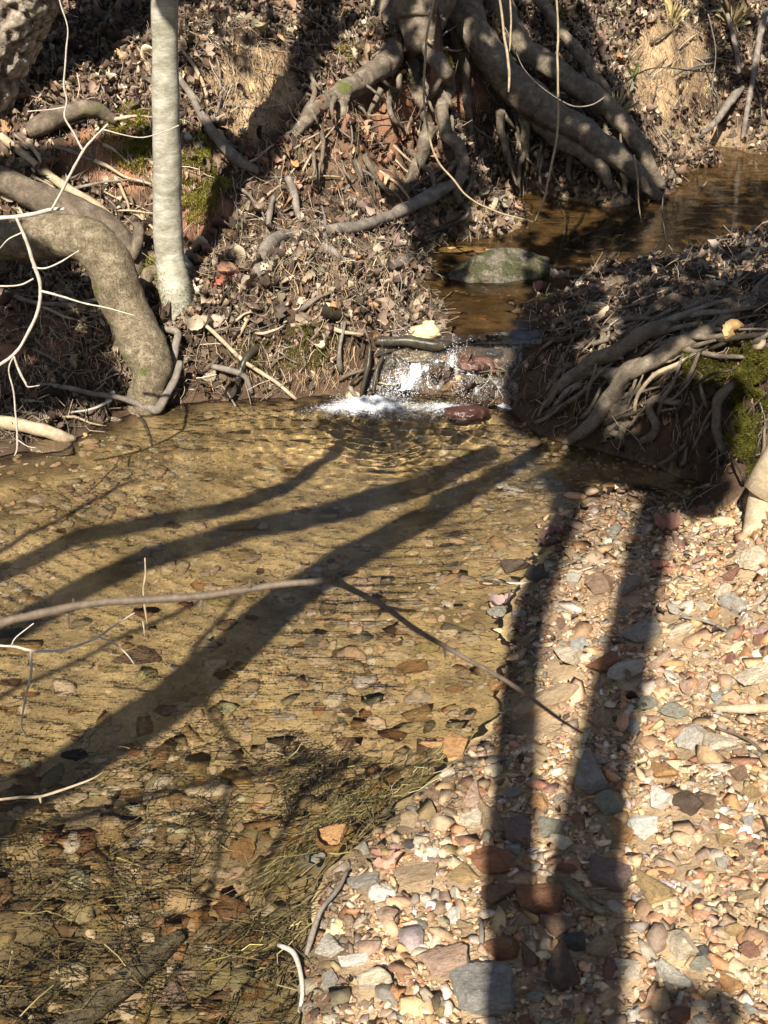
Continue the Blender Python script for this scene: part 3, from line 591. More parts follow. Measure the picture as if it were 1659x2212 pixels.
# ---- fine broken twigs in the litter
def stick_template(seed, seg=5):
    r = np.random.default_rng(seed); v = np.linspace(-.5, .5, seg); bx = np.cumsum(r.normal(0, .06, seg)); bz = np.cumsum(r.normal(0, .05, seg)); bx -= bx.mean(); bz -= bz.mean()
    out = []
    for k in range(seg):
        rr = .5*(1-.5*(k/(seg-1)))
        for a in range(3): out.append([bx[k], v[k], bz[k], math.cos(a*2.094)*rr, math.sin(a*2.094)*rr])
    return np.array(out)
ST = [stick_template(s) for s in range(16)]; STa = np.stack([s[:, :3] for s in ST]); STr = np.stack([s[:, 3:] for s in ST])
si = np.arange(15).reshape(5, 3); SF = np.stack([si[:-1], np.roll(si, -1, 1)[:-1], np.roll(si, -1, 1)[1:], si[1:]], -1).reshape(-1, 4)
def sticks(name, p, nn, L, r, col, mt, tilt=.35, rot=None):
    m = len(p); k = rng.integers(0, 16, m); A_ = STa[k]*L[:, None, None]; A_[:, :, 0] += STr[k][:, :, 0]*r[:, None]*2; A_[:, :, 2] += STr[k][:, :, 1]*r[:, None]*2
    Rm = frames(nn, rng.uniform(0, 6.28, m) if rot is None else rot, np.full(m, tilt)); V = np.einsum('mij,mvj->mvi', Rm, A_)+p[:, None]
    Fs = (SF[None]+(np.arange(m)*15)[:, None, None]).reshape(-1, 4); o = mesh(name, V.reshape(-1, 3), Fs, mt, col=np.repeat(col, 15, 0)); o['kind'] = 'stuff'; return o
TWC = np.array([(.30,.24,.17),(.42,.34,.24),(.18,.14,.10),(.10,.075,.055),(.52,.44,.33)]); TWW = np.array([30,22,24,16,8.])
x, y = scatter_in(60000, -2.4, 3.2, 3.0, 8.8); p, px, py, dry = landmask(x, y)
den = np.where(py > 500, .95, .6)*np.where((px > 1120) & (py > 470), .35, 1); m = dry & (px > -80) & (px < 1750) & (py > -80) & (rng.random(len(x)) < den); x, y, p, py = x[m], y[m], p[m], py[m]
nn = nrm(x, y); L_ = np.clip(rng.lognormal(math.log(.085), .5, len(x)), .025, .35)
sticks('twig_litter', p+nn*rng.uniform(0, .035, len(x))[:, None], nn, L_, rng.uniform(.0007, .0024, len(x)), colours(len(x), TWC, TWW, .25), M_stick, .4)
# little twig bits on the gravel
x, y = scatter_in(900, -.4, 1.9, 1.0, 3.5); m = pip(x, y, GPOLY); x, y = x[m], y[m]; p = np.stack([x, y, hz(x, y)+.009], 1); nn = nrm(x, y)
sticks('twig_bits', p, nn, rng.uniform(.012, .06, len(x)), rng.uniform(.0005, .0013, len(x)), colours(len(x), TWC, TWW, .2), M_stick, .15)
# scraps of dead leaf on the gravel
x, y = scatter_in(1500, -.4, 1.9, 1.0, 3.6); m = pip(x, y, GPOLY) & (rng.random(1500) < np.clip(.25+.25*(y-1.5), .2, .8)); x, y = x[m], y[m]; n_ = len(x); p = np.stack([x, y, hz(x, y)+.012], 1); sz = rng.uniform(.01, .032, n_)
V, Fs, cc = scatter(LT, LF, p, frames(nrm(x, y), rng.uniform(0, 6.28, n_), np.full(n_, .5)), np.stack([sz*.8, sz, sz], 1), colours(n_, LEAFC, LW, .2)); mesh('leaf_scraps', V, Fs, M_leaf, col=cc)['kind'] = 'stuff'
# ---- hair roots hanging on the clay banks
def hanging(name, polys, n_, L0, L1, r0, r1, col, mt):
    P_ = []
    for (cx, cy, rx, ry, k) in polys:
        a = rng.uniform(0, 6.28, k); q = np.sqrt(rng.random(k)); P_.append(np.stack([cx+rx*q*np.cos(a), cy+ry*q*np.sin(a)], 1))
    q = np.vstack(P_); g = G(q[:, 0], q[:, 1], .012); m = len(g); d = np.stack([rng.normal(0, .35, m), -.25+rng.normal(0, .2, m), -np.ones(m)], 1)
    d /= np.linalg.norm(d, axis=1, keepdims=True); xx_ = np.cross(d, rng.normal(size=(m, 3))); xx_ /= np.linalg.norm(xx_, axis=1, keepdims=True); Rm = np.stack([xx_, d, np.cross(xx_, d)], 2)
    k = rng.integers(0, 16, m); L = rng.uniform(L0, L1, m); r = rng.uniform(r0, r1, m); A_ = STa[k]*L[:, None, None]; A_[:, :, 0] += STr[k][:, :, 0]*r[:, None]*2; A_[:, :, 2] += STr[k][:, :, 1]*r[:, None]*2
    V = np.einsum('mij,mvj->mvi', Rm, A_)+g[:, None]; Fs = (SF[None]+(np.arange(m)*15)[:, None, None]).reshape(-1, 4); o = mesh(name, V.reshape(-1, 3), Fs, mt, col=np.repeat(colours(m, col, np.ones(len(col)), .2), 15, 0)); o['kind'] = 'stuff'
HC = np.array([(.50,.36,.20),(.60,.46,.28),(.36,.22,.12),(.26,.18,.12)])
hanging('hair_roots', [(1430,160,110,110,420),(540,190,90,100,260),(300,350,150,70,260),(430,440,60,60,70),(1060,300,90,100,130),(200,800,200,90,260),(650,800,150,50,240),(1500,930,160,90,60),(1230,860,120,60,40),(720,600,140,60,200),(1050,390,90,30,100),(1560,120,90,110,260),(1300,120,80,100,90)], 0, .03, .13, .0006, .002, HC, M_stick)
# ---- moss
def moss(name, polys, bright):
    q = []; 
    for (cx, cy, rx, ry, k) in polys:
        a = rng.uniform(0, 6.28, k); s = np.sqrt(rng.random(k)); q.append(np.stack([cx+rx*s*np.cos(a), cy+ry*s*np.sin(a)], 1))
    q = np.vstack(q); g = G(q[:, 0], q[:, 1]); nn = nrm(g[:, 0], g[:, 1]); cl = fbm(g*22, 3, 91); k = cl > -.38; g, nn, cl = g[k], nn[k], cl[k]; m = len(g)
    g = g+nn*(.012+.03*np.clip(cl+.38, 0, 1)*rng.uniform(.6, 1, m))[:, None]
    t3 = np.array([[-.18, 0, 0], [.18, 0, 0], [0, .12, 1.0]]); Rm = frames(nn, rng.uniform(0, 6.28, m), np.full(m, .55)); s = rng.uniform(.004, .011, m)
    col = np.array([[.25, .24, .045]])*bright*(1+.3*rng.normal(size=(m, 1)))*(1+.5*cl[:, None])*np.array([1, 1, 1]); col[:, 0] *= rng.uniform(.8, 1.25, m)
    V, Fs, cc = scatter(t3[None], np.array([[0, 1, 2]]), g, Rm, np.stack([s, s, s], 1), np.clip(col, .01, .6)); mesh(name, V, Fs, M_moss, col=cc)['kind'] = 'stuff'
moss('bank_moss', [(290,300,70,65,9000),(430,370,65,90,9000),(300,285,42,40,6760),(320,340,60,40,5720),(420,330,35,30,5200),(440,390,45,55,6760),(430,455,40,30,2340),(745,120,25,20,1300),(975,130,35,25,2080),(350,600,70,35,4680)], 1.0)
moss('ledge_moss', [(1570,800,85,60,16900),(1640,790,45,45,9100),(1630,920,60,80,16900),(1650,1010,25,40,3120),(600,770,110,40,4160),(680,740,80,40,3120)], .5)

# ---- sunken rootlets and algae strands in the shallow water
x, y = scatter_in(44000, -1.5, .3, 1.2, 2.6); z = hz(x, y); p = np.stack([x, y, z], 1); px, py = proj(p)
den = .8*ell(px, py, 560, 2120, 330, 260, .8)+.42*ell(px, py, 330, 1880, 520, 330, .9)+.6*ell(px, py, 720, 1760, 260, 150, .7)+.5*ell(px, py, 200, 2150, 400, 200, .8); den *= np.clip(.35+1.4*fbm(p*8, 3, 95), 0, 1)
m = ~pip(x, y, GPOLY) & (z < .005) & (rng.random(len(x)) < den*.6); p, px, py, z = p[m], px[m], py[m], z[m]; n_ = len(p)
p[:, 2] = z+rng.uniform(.002, 1, n_)**2.2*np.maximum(-z+.004, .012); nn = np.tile([0, 0, 1.], (n_, 1)); flow = np.arctan2(.5, 1.)+rng.normal(0, .55, n_)-math.pi/2+.6*fbm(p*3, 2, 97)
RC = np.array([(.13,.095,.045),(.20,.15,.065),(.075,.06,.03),(.30,.23,.10),(.45,.38,.16)]); 
sticks('sunken_rootlets', p, nn, rng.uniform(.02, .13, n_), rng.uniform(.0007, .0021, n_), colours(n_, RC, np.array([30,28,25,12,6.]), .2), M_rootlet, .22, flow)
# yellow straw caught along the waterline
q = np.array([(560,1905),(640,1840),(730,1765),(850,1700),(960,1620)])
k = rng.uniform(0, 4, 360); k1 = k.astype(int); X_ = q[k1, 0]*(1-k+k1)+q[k1+1, 0]*(k-k1)+rng.normal(0, 26, 360); Y_ = q[k1, 1]*(1-k+k1)+q[k1+1, 1]*(k-k1)+rng.normal(0, 15, 360); p = P(X_, Y_, 0.0); p[:, 2] = np.maximum(hz(p[:, 0], p[:, 1])+.004, -.015)+rng.uniform(0, .006, 360)
sticks('straw_debris', p, np.tile([0, 0, 1.], (360, 1)), rng.uniform(.03, .12, 360), rng.uniform(.0004, .0011, 360), colours(360, np.array([(.52,.44,.18),(.62,.55,.30),(.30,.24,.10),(.12,.09,.04)]), np.array([3,2,3,4.]), .15), M_stick, .12, rng.normal(-.85, .3, 360))

# ================================================================== THINGS
LM = [(1049,2146,'the blue-grey slab'),(1400,1770,'the two white rocks'),(1214,1438,'the cream wedge stone'),(1159,1538,'the long tan stone'),(1459,2061,'the cream boulder'),
 (1322,1901,'the purple-brown slab'),(1169,1961,'the rust-red block'),(1264,1691,'the dark grey block'),(720,1826,'the orange waterside block'),(1487,1611,'the veined grey stone'),
 (770,2081,'the flat white stone'),(1354,1273,'the leaning grey stone'),(1354,1458,'the ragged grey stone'),(1547,1515,'the bluish white pebble'),(1579,1320,'the cracked grey stone'),
 (1640,1090,'the tan trunk base'),(904,1891,'the pale flat slab'),(969,2086,'the speckled orange slab'),(1109,1233,'the dark waterline rock'),(485,1338,'the sunken yellow slab'),
 (894,1458,'the sunken orange slab'),(290,2110,'the sunken log'),(190,1806,'the broad sunken stone'),(1479,1753,'the dark brown block'),(1409,1916,'the yellow-orange stone'),
 (360,600,'the pale trunk'),(290,720,'the crooked trunk'),(1080,570,'the mossy boulder'),(915,712,'the yellow lip stones'),(1300,850,'the sunlit forked root'),(600,560,'the mound edge'),
 (780,485,'the grey log'),(1150,230,'the big root'),(1570,800,'the ledge moss'),(1005,890,'the red rock'),(370,740,'the forked stick'),(60,920,'the shore log'),(1500,1615,'the bar stones'),
 (1629,1473,'the cream edge stone'),(1614,2066,'the red-brown stone'),(1574,2131,'the orange-tan stone'),(800,2133,'the round cream stone'),(1560,1240,'the fallen leaves')]
USED = {}
def where(prefix, px, py, skip=()):
    ds = sorted([(math.hypot(px-a, (py-b)*1.2), a, b, n_) for a, b, n_ in LM if n_ not in skip]); ds = [d for d in ds if d[0] > 18]
    def rel(d):
        dx, dy = px-d[1], py-d[2]
        if abs(dx) > abs(dy)*2: return 'right of' if dx > 0 else 'left of'
        if abs(dy) > abs(dx)*2: return 'in front of' if dy > 0 else 'behind'
        return ('front right of' if dx > 0 else 'front left of') if dy > 0 else ('back right of' if dx > 0 else 'back left of')
    c = []
    for d in ds[:3]:
        w_ = 'just ' if d[0] < 75 else ('a little ' if d[0] < 130 else 'well '); c.append(f"{prefix} {w_}{rel(d)} {d[3]}")
    for i in range(3):
        for j in range(i+1, 4): c.append(f"{prefix} between {ds[i][3]} and {ds[j][3]}")
    c += [f"{prefix} {rel(ds[i])} {ds[i][3]}, {q}" for i in range(3) for q in ('half buried', 'lying flat', 'tilted a little', 'on edge')][:0]
    for s in c:
        if s not in USED and len(s.split()) <= 16: USED[s] = 1; return s, None
    s = c[0]; USED[s] = USED.get(s, 1)+1; return s, 'alike '+prefix+' '+ds[0][3]

# ------------------------------------------------------------------ stones
SM = []
for s in range(16):
    v = shard(I5, s*2+(s > 9), .04) if s % 4 != 3 else rock(I5, 200+s, .85, .05); me_o = mesh('stone', v, F5, M_stone); SM.append(me_o.data); bpy.data.objects.remove(me_o)
C = dict(bluegrey=(.29,.275,.245), dbrown=(.13,.09,.065), rust=(.31,.15,.08), brown=(.26,.17,.11), tan=(.42,.31,.19), cream=(.66,.57,.42), white=(.78,.74,.64), grey=(.34,.31,.265), pgrey=(.52,.48,.40),
   orange=(.50,.28,.12), ochre=(.46,.32,.15), purple=(.25,.18,.15), yellow=(.60,.46,.18), pink=(.52,.36,.26), green=(.31,.30,.23), redb=(.30,.16,.11), dark=(.11,.10,.09), blue=(.42,.41,.37))
placed = []
def stone(px, py, wpx, hpx, colr, label, rot=None, flat=.5, group=None, cat='stone', name='stone', shape=None, z=None, sink=.2, m=None, part=None):
    g = G(px, py)[0] if z is None else P(px, py, z)
    g = np.array(g); g[2] = hz(g[0], g[1]) if z is None else z
    k = pxm(g); th = math.atan2(1.7-g[2], g[1]); a = wpx/2/k; hh = hpx/2/k; c_ = min(a, hh*1.3)*min(flat*1.25, .85)
    b_ = math.sqrt(max(hh*hh-(c_*math.cos(th))**2, (.55*hh)**2))/math.sin(th); b_ = min(b_, 2.4*a)
    me = SM[random.randrange(16) if shape is None else shape]; o = bpy.data.objects.new(name, me); COL.objects.link(o)
    if m: o.data = me.copy(); o.data.materials[0] = m
    r = (rot or 0); ca, sa = abs(math.cos(R(r))), abs(math.sin(R(r)))
    o.scale = (a*1.2, b_*1.2, c_*1.2); rz = R(r)
    if r and a > b_ * 1.25 or r and b_ > a*1.25:
        L, W_ = max(a, b_), min(a, b_); o.scale = (L*1.2, W_*1.2, c_*1.2)
    nn = Vector(nrm(g[:1], g[1:2])[0]); q = Vector((0, 0, 1)).rotation_difference(nn)
    o.rotation_mode = 'QUATERNION'; from mathutils import Euler
    o.rotation_quaternion = q @ Euler((random.uniform(-.2, .2), random.uniform(-.2, .2), rz+random.uniform(-.15, .15))).to_quaternion()
    o.location = (g[0], g[1], g[2]+c_*(1-2*sink)); cc = np.clip(np.array(C[colr] if isinstance(colr, str) else colr)*random.uniform(.93, 1.07), .02, .85)
    o.color = (*cc, 1); placed.append((px, py, max(wpx, hpx*.8)/2)); return tag(o, label, cat, group)
NAMED = [
 (1049,2146,150,130,'bluegrey','large blue-grey banded slab at the bottom, half in shadow',0,.35,1),(1204,2106,88,88,'dbrown','squarish dark brown block touching the blue-grey slab in shadow',0,.6,0),
 (1169,1961,112,66,'rust','rust-red block in the shadow below the curved stick',8,.6,1),(1079,1941,70,52,'brown','brown-tan stone left of the rust-red block in shadow',20,.6,2),
 (1079,2066,76,48,'rust','rounded rust-brown stone right behind the blue-grey slab',5,.7,3),(1142,2071,34,66,'brown','narrow upright grey-brown stone behind the blue-grey slab',0,.6,2),
 (1056,1870,96,54,'rust','orange-brown rounded stone crossed by the left shadow edge',-15,.6,3),(1264,1691,86,84,'grey','broad grey block in the right shadow stripe',0,.55,0),
 (1119,1808,66,70,'purple','dark purplish grey stone in the left shadow stripe',0,.5,1),(1062,1771,46,74,'tan','tall tan-grey stone on the left shadow edge',0,.6,2),(1178,1800,54,62,'green','greenish grey stone in the light gap between shadow stripes',40,.5,0),
 (1162,1746,38,42,'orange','rounded orange pebble in the light gap between shadows',0,.8,3),(1322,1901,104,68,'purple','purple-brown slab sticking out of the shadow edge',-8,.45,1),
 (1414,1744,74,44,'white','upper of the two touching white quartz rocks',18,.6,0),(1389,1797,60,52,'white','lower of the two touching white quartz rocks',10,.5,4),(1479,1753,70,54,'dbrown','dark brown angular block right of the upper white rock',0,.6,5),
 (1527,1735,60,36,'brown','tan-brown wedge stone leaning against the dark brown block',-35,.4,1),(1487,1611,72,48,'pgrey','pale grey veined stone on the sunlit bar',22,.5,3),(1554,1613,72,64,'cream','beige rough stone right of the veined grey stone',0,.5,2),
 (1459,2061,78,62,'cream','large cream angular boulder alone on the sunlit gravel',-5,.7,5),(1454,2120,70,54,'pgrey','grey-tan lump just below the cream boulder',0,.5,2),(1579,2021,46,30,'ochre','smooth yellow-brown oval stone near the right edge',-15,.7,7),
 (1614,2066,46,32,'redb','red-brown oval stone near the right edge',10,.7,3),(1312,2106,36,58,'redb','upright red-brown oblong stone beside the shadow',0,.6,7),(1334,1806,64,54,'orange','orange flat slab on the right shadow edge',25,.4,0),
 (1409,1916,60,84,'ochre','yellow-orange crumbly stone right of the purple-brown slab',0,.4,2),(1309,1751,62,50,'green','grey-green stone left of the upper white rock',0,.6,3),(1019,1781,56,36,'cream','cream pointed stone left of the tall tan-grey stone',15,.5,1),
 (1019,1731,50,58,'pink','pinkish beige slab above the cream pointed stone',0,.5,0),(984,1626,50,50,'orange','blocky orange stone where the straw meets the bar',0,.8,4),(1434,1671,52,48,'orange','orange round stone above the two white rocks',0,.5,2),
 (969,2086,112,72,'pink','broad speckled orange and cream slab above the blue-grey slab',18,.4,1),(994,1896,82,40,'ochre','flat ochre stone left of the shadow stripe',5,.4,0),(904,1891,112,42,'tan','long pale tan flat slab on the bar',16,.3,1),
 (979,1981,26,36,'white','small white upright pebble near the left shadow edge',0,.6,3),(934,1851,32,26,'white','small bright white pebble above the pale flat slab',0,.6,4),(1292,2056,68,38,'tan','tan stone on the right shadow edge near the bottom',20,.5,3),
 (1204,2004,64,54,'brown','brown-grey stone behind the squarish dark block',30,.5,2),(1239,2041,76,40,'dark','almost black stone in the shadow near the bottom',-5,.5,1),(1219,1886,48,24,'rust','small rust oblong above the curved stick',0,.7,7),
 (1359,2106,62,52,'cream','pale yellowish flat stone right of the red-brown oblong',0,.3,1),(1109,1843,42,26,'blue','small bluish stone above the orange-brown rounded stone',-20,.5,1),(1517,2064,30,36,'dark','dark grey pebble right of the cream boulder',0,.6,3),
 (1574,2131,42,52,'orange','orange-tan stone near the lower right corner',0,.6,2),(1214,1438,92,50,'cream','cream wedge stone tilted up to the right, half in sun',42,.55,0),(1159,1538,165,50,'tan','long tan stone pointing across the left shadow stripe',14,.55,7),
 (1309,1448,72,46,'rust','dark rust slab in the right shadow stripe',25,.5,1),(1354,1458,82,38,'pgrey','ragged grey-white stone right of the rust slab',18,.6,4),(1289,1273,62,46,'brown','grey-brown round stone between the two shadow stripes',0,.6,3),
 (1354,1277,72,34,'grey','grey oblong leaning stone in the right shadow stripe',50,.5,7),(1579,1320,56,50,'pgrey','pale grey cracked stone on the upper bar',0,.4,5),(1619,1225,60,44,'cream','cream rounded stone near the right edge of the upper bar',10,.6,3),
 (1557,1293,50,30,'cream','small cream oblong above the cracked grey stone',30,.6,7),(1629,1473,86,38,'cream','cream-orange long stone at the right edge',22,.5,1),(1462,1378,66,26,'cream','slender cream stone on the mid bar',22,.6,7),
 (1387,1530,54,38,'green','smooth grey-green oval stone, left one of a pair',15,.4,7),(1449,1545,60,38,'green','smooth grey-green oval stone, right one of a pair',28,.4,3),(1547,1515,28,26,'blue','bluish white round pebble on the mid bar',0,.8,3),
 (1367,1573,36,34,'blue','blue-grey flat pebble below the grey-green pair',0,.4,1),(1389,1373,90,50,'grey','wide grey slab half in the right shadow stripe',30,.4,1),(1239,1258,30,24,'pgrey','small pale grey cube-like stone between the shadow stripes',0,.7,4),
 (1109,1233,54,44,'dbrown','knobbly dark brown rock at the waterline',0,.8,2),(1149,1253,60,38,'dark','dark grey rock behind the waterline straw',15,.5,0),(919,1418,56,28,'yellow','sunken bright yellow stone near the bar',0,.4,3),
 (894,1458,96,38,'orange','wide sunken orange slab near the bar',-5,.3,1),(894,1496,30,20,'yellow','small sunken yellow stone below the orange slab',0,.5,3),(1069,1328,42,24,'green','yellow-green stone half in the water by the pink leaf',0,.5,3),
 (1073,1488,34,34,'orange','orange stone right at the waterline above the long tan stone',0,.6,2),(979,1500,42,18,'orange','sunken orange stone below the twig tip',10,.4,3),(1449,1328,46,28,'pgrey','white-grey sharp stone right of the right shadow stripe',30,.5,0),
 (1251,1404,36,32,'blue','pale blue-grey stone above the cream wedge stone',40,.6,4),(720,1826,64,62,'orange','bright orange cube-like block at the waterline',0,.8,4),(790,1911,80,38,'grey','flat grey-tan slab below the orange block',5,.35,1),
 (800,2133,82,56,'cream','rounded cream-orange stone at the bottom of the bar',-5,.7,7),(770,2081,78,28,'white','flat white stone above the round cream one',6,.4,1),(705,2055,74,46,'pgrey','grey-cream stone beside the forked dry stem',0,.4,0),
 (820,1941,42,34,'white','white angular stone below the flat grey slab',0,.5,4),(668,1873,66,38,'green','dark olive stone in the shallows below the orange block',0,.4,3),(220,2036,38,26,'yellow','small sunken yellow stone near the lower left',0,.4,3),
 (520,1866,60,46,'orange','round sunken orange stone in the middle shallows',0,.4,3),(450,2106,38,36,'yellow','yellow stone among the sunken rootlets near the bottom',0,.5,7),(370,2185,74,46,'pink','pale pinkish sunken stone at the bottom edge',0,.4,0),
 (190,1806,90,50,'tan','broad tan sunken stone in the lower left pool',8,.25,1),(485,1338,64,26,'yellow','flat yellow sunken slab just below the thorny twig',0,.3,1),(525,1180,100,26,'ochre','long ochre sunken slab under the rippled water',5,.3,1),
 (510,1240,74,28,'ochre','rounded ochre sunken slab above the thorny twig',0,.3,3),(250,1488,66,16,'yellow','thin pale yellow sunken slab in the left pool',0,.3,1),(290,1458,120,34,'brown','big brown sunken stone behind the thin yellow slab',0,.3,0),
 (30,1412,80,26,'dark','dark sunken stone at the left edge',0,.4,1),(385,1975,42,24,'yellow','pale sunken stone above the sunken log',0,.4,3),(1005,1025,34,18,'yellow','yellow sunken stone below the cascade',0,.4,3),(650,1150,44,18,'orange','orange sunken stone left of the big shadow',0,.3,3),
 (1065,1790,1,1,'tan','',0,.5,0)][:-1]
for a in NAMED: stone(*a[:6], rot=a[6], flat=a[7], shape=(a[8] if a[8] < 6 else a[8]+4))
adj = dict(tan='tan', cream='cream', white='white', grey='grey', pgrey='pale grey', orange='orange', ochre='ochre', rust='rust', brown='brown', pink='pinkish', purple='purplish', redb='red-brown', blue='bluish', yellow='yellow', green='greenish', dark='dark')
kinds = list(adj); kw = np.array([20,18,5,9,9,7,7,6,10,7,4,4,2,1,2,1.5]); kw /= kw.sum(); cnt = 0; tries = 0
while cnt < 112 and tries < 12000:
    tries += 1; px, py = random.uniform(640, 1680), random.uniform(1075, 2225); g = G(px, py)[0]
    if not pip(np.array([g[0]]), np.array([g[1]]), GPOLY)[0]: continue
    if py < 1300 and random.random() < .35: continue
    s = random.choice([26, 32, 38, 46, 56])*(.55+.45*(py-1000)/1200); 
    if any(math.hypot(px-a, (py-b)*1.15) < (r+s*.5)*.93 for a, b, r in placed): continue
    k = kinds[rng.choice(len(kinds), p=kw)]; ar = random.choice([.55, .65, .75, .9]); fl = random.choice([.35, .45, .6, .7])
    pre = ('small ' if s < 26 else 'medium ' if s < 36 else 'sizable ')+adj[k]+(' flat' if fl < .4 else ' rounded' if ar > .8 else ' angular')+' stone'
    lb, gr = where(pre, px, py); stone(px, py, s, s*ar, k, lb, rot=random.uniform(-80, 80), flat=fl, group=gr or 'stones of the gravel bar'); cnt += 1
cnt = 0; tries = 0
while cnt < 55 and tries < 5000:                 # sunken stones
    tries += 1; px, py = random.uniform(0, 1150), random.uniform(1000, 2200); g = P(px, py, -.05)
    if pip(np.array([g[0]]), np.array([g[1]]), GPOLY)[0] or hz(g[0], g[1]) > -.01: continue
    if px < 500 and random.random() < .4: continue
    s = random.uniform(28, 75)*(.5+.5*(py-900)/1300)
    if any(math.hypot(px-a, (py-b)*1.3) < (r+s*.5) for a, b, r in placed): continue
    k = random.choice(['tan', 'ochre', 'brown', 'orange', 'brown', 'green', 'tan', 'grey', 'redb']); lb, gr = where('sunken '+adj[k]+random.choice([' flat', ' rounded'])+' stone', px, py)
    stone(px, py, s, s*.42, np.array(C[k])*np.array([.85, .75, .55]), lb, rot=random.uniform(-30, 30), flat=.25, group=gr or 'stones sunken in the pool', sink=.33); cnt += 1
# stream and cascade stones
def _clay():
    g = G(1340, 905)[0]; k = pxm(g); v = rock(I5, 77, .6, .12)*np.array([58/k, 40/k, 80/k]); v += .006*np.stack([fbm(v*60, 3, s) for s in range(3)], 1); o = mesh('root_lump', v, F5, M_rootl); o.location = g-np.array([0, -.01, 0]); tag(o, 'lumpy sunlit tan root base right of the forked root', 'root')
_clay()
def boulder(px, py, wpx, hpx, flat, colr, label, seed, name='boulder', z=None, mm=None, dz=0.0, rot=0, cat='boulder', ang=.8, dy=0):
    g = np.array(P(px, py, z)); k = pxm(g); a = wpx/2/k; c_ = hpx/2/k*flat; th = math.atan2(1.7-g[2], g[1]); b_ = hpx/2/k*1.25
    v = rock(I5, seed, ang, .07)*np.array([a*1.1, b_, c_]); o = mesh(name, v, F5, mm or M_wstone); o.location = (g[0], g[1]+dy, g[2]+dz); o.rotation_euler = (0, 0, R(rot)); o.color = (*colr, 1); placed.append((px, py, wpx/2)); return tag(o, label, cat)
def mossy_mat():
    m, t, b = mat('mossy_rock', .7, .3); v = coord(t, 'Object'); n1 = noise(t, 14, 7, .7, v, .5); n2 = noise(t, 90, 4, .7, v)
    ge = N(t, 'ShaderNodeNewGeometry'); sp = N(t, 'ShaderNodeSeparateXYZ'); t.links.new(ge.outputs['Normal'], sp.inputs[0])
    f = ramp(t, n1, [(.42, (0, 0, 0)), (.55, (1, 1, 1))]); c = mixc(t, ramp(t, n2, [(.3, (.07, .06, .045)), (.7, (.26, .22, .165))]), ramp(t, n2, [(.3, (.025, .027, .01)), (.7, (.095, .095, .04))]), f)
    t.links.new(c, b.inputs['Base Color']); p = bump(t, b, n1, .7, .03); bump(t, b, n2, .6, .008, p); return m
M_mossy = mossy_mat()
boulder(1082,592,265,118,.95,(.4,.4,.35),'big mossy grey boulder standing in the upper stream',33,z=W2,mm=M_mossy,dz=.0,ang=.5)
boulder(985,545,100,40,.7,(.48,.33,.12),'yellow-brown wet stone at the far left of the mossy boulder',6,'stone',W2-.02,cat='stone'); boulder(1040,548,50,34,.7,(.52,.32,.12),'orange wet stone just behind the mossy boulder',7,'stone',W2-.02,cat='stone')
boulder(1115,700,84,38,.5,(.62,.34,.07),'golden-orange stone under the water at the cascade lip',8,'stone',W2-.035,cat='stone'); boulder(1128,742,110,70,.9,(.11,.11,.11),'smooth dark wet boulder at the right of the cascade lip',9,z=W2-.03,cat='boulder',dy=-.0)
boulder(917,722,76,46,1.1,(.72,.60,.32),'pale yellow lumpy stone on the cascade lip',10,'stone',W2+.02,cat='stone'); boulder(922,702,36,28,1.0,(.76,.66,.40),'small pale yellow stone on top of the lip',11,'stone',W2+.045,cat='stone')
boulder(1007,895,104,62,.8,(.06,.026,.02),'dark red rock in the splash below the cascade',12,'rock',0,cat='rock',dz=-.004,ang=.35); boulder(1096,880,44,26,.6,(.50,.48,.50),'pale lilac-white stone beside the red rock',13,'stone',.0,cat='stone',rot=-30)
boulder(120,972,110,60,.7,(.13,.09,.05),'brown rounded stone at the left shore below the log',14,'stone',-.01,cat='stone'); boulder(240,905,70,30,.6,(.12,.09,.05),'dark wet stone at the shore left of the crooked trunk',15,'stone',-.0,cat='stone')
for (x_, y_, w_, h_, cl, lb, s_) in [(975,838,60,44,(.16,.10,.05),'dark brown ledge rock between the two falls',21),(900,770,90,34,(.13,.10,.06),'flat brown ledge rock under the cascade lip',22),(1030,790,110,60,(.10,.05,.035),'reddish black ledge rock in the right fall',23),(1080,830,70,60,(.07,.06,.05),'black ledge rock at the right end of the cascade',24),(990,820,22,26,(.55,.30,.10),'small orange pebble stuck in the fall',25),(905,808,24,20,(.50,.36,.12),'small ochre pebble beside the left fall',26)]:
    g = G(x_, y_)[0]; k = pxm(g); v = rock(I4, s_, .8, .08)*np.array([w_/2/k, w_/2.6/k, h_/2.2/k]); o = mesh('rock', v, F4, M_wstone); o.location = g; o.color = (*cl, 1); tag(o, lb, 'rock')


# ------------------------------------------------------------------ gravel and pebbles of the bar, laid round the bigger stones
PL = np.array(placed)
def clear_of(x, y, f):
    px, py = proj(np.stack([x, y, hz(x, y)+.01], 1)); k = np.ones(len(x), bool)
    for a, b_, r in PL: k &= np.hypot(px-a, (py-b_)*1.3) > r*f
    return k
x, y = scatter_in(85000, -.6, 2.0, .95, 3.7); m = pip(x, y, GPOLY); px, py = proj(np.stack([x, y, hz(x, y)], 1)); m &= (px > -60) & (px < 1760) & (py < 2300)
patch = fbm(np.stack([x*3, y*3, 0*x], 1), 3, 61); m &= rng.random(len(x)) < np.clip(.95+.5*patch, .35, 1); x, y = x[m], y[m]; m = clear_of(x, y, .75); x, y = x[m], y[m]
sz = np.clip(rng.lognormal(math.log(.0044), .5, len(x)), .002, .015)
big = sz > .0065
a1 = chips(x[~big], y[~big], sz[~big], .6, .25, 1, .35)
a2 = chips(x[big], y[big], sz[big], .55, .25, 1, .35)
V = np.vstack([a1[0], a2[0]]); mesh('gravel', V, [a1[1][0], a2[1][0]+len(a1[0])], M_gravel, col=np.vstack([a1[2], a2[2]]), smooth=False)['kind'] = 'stuff'
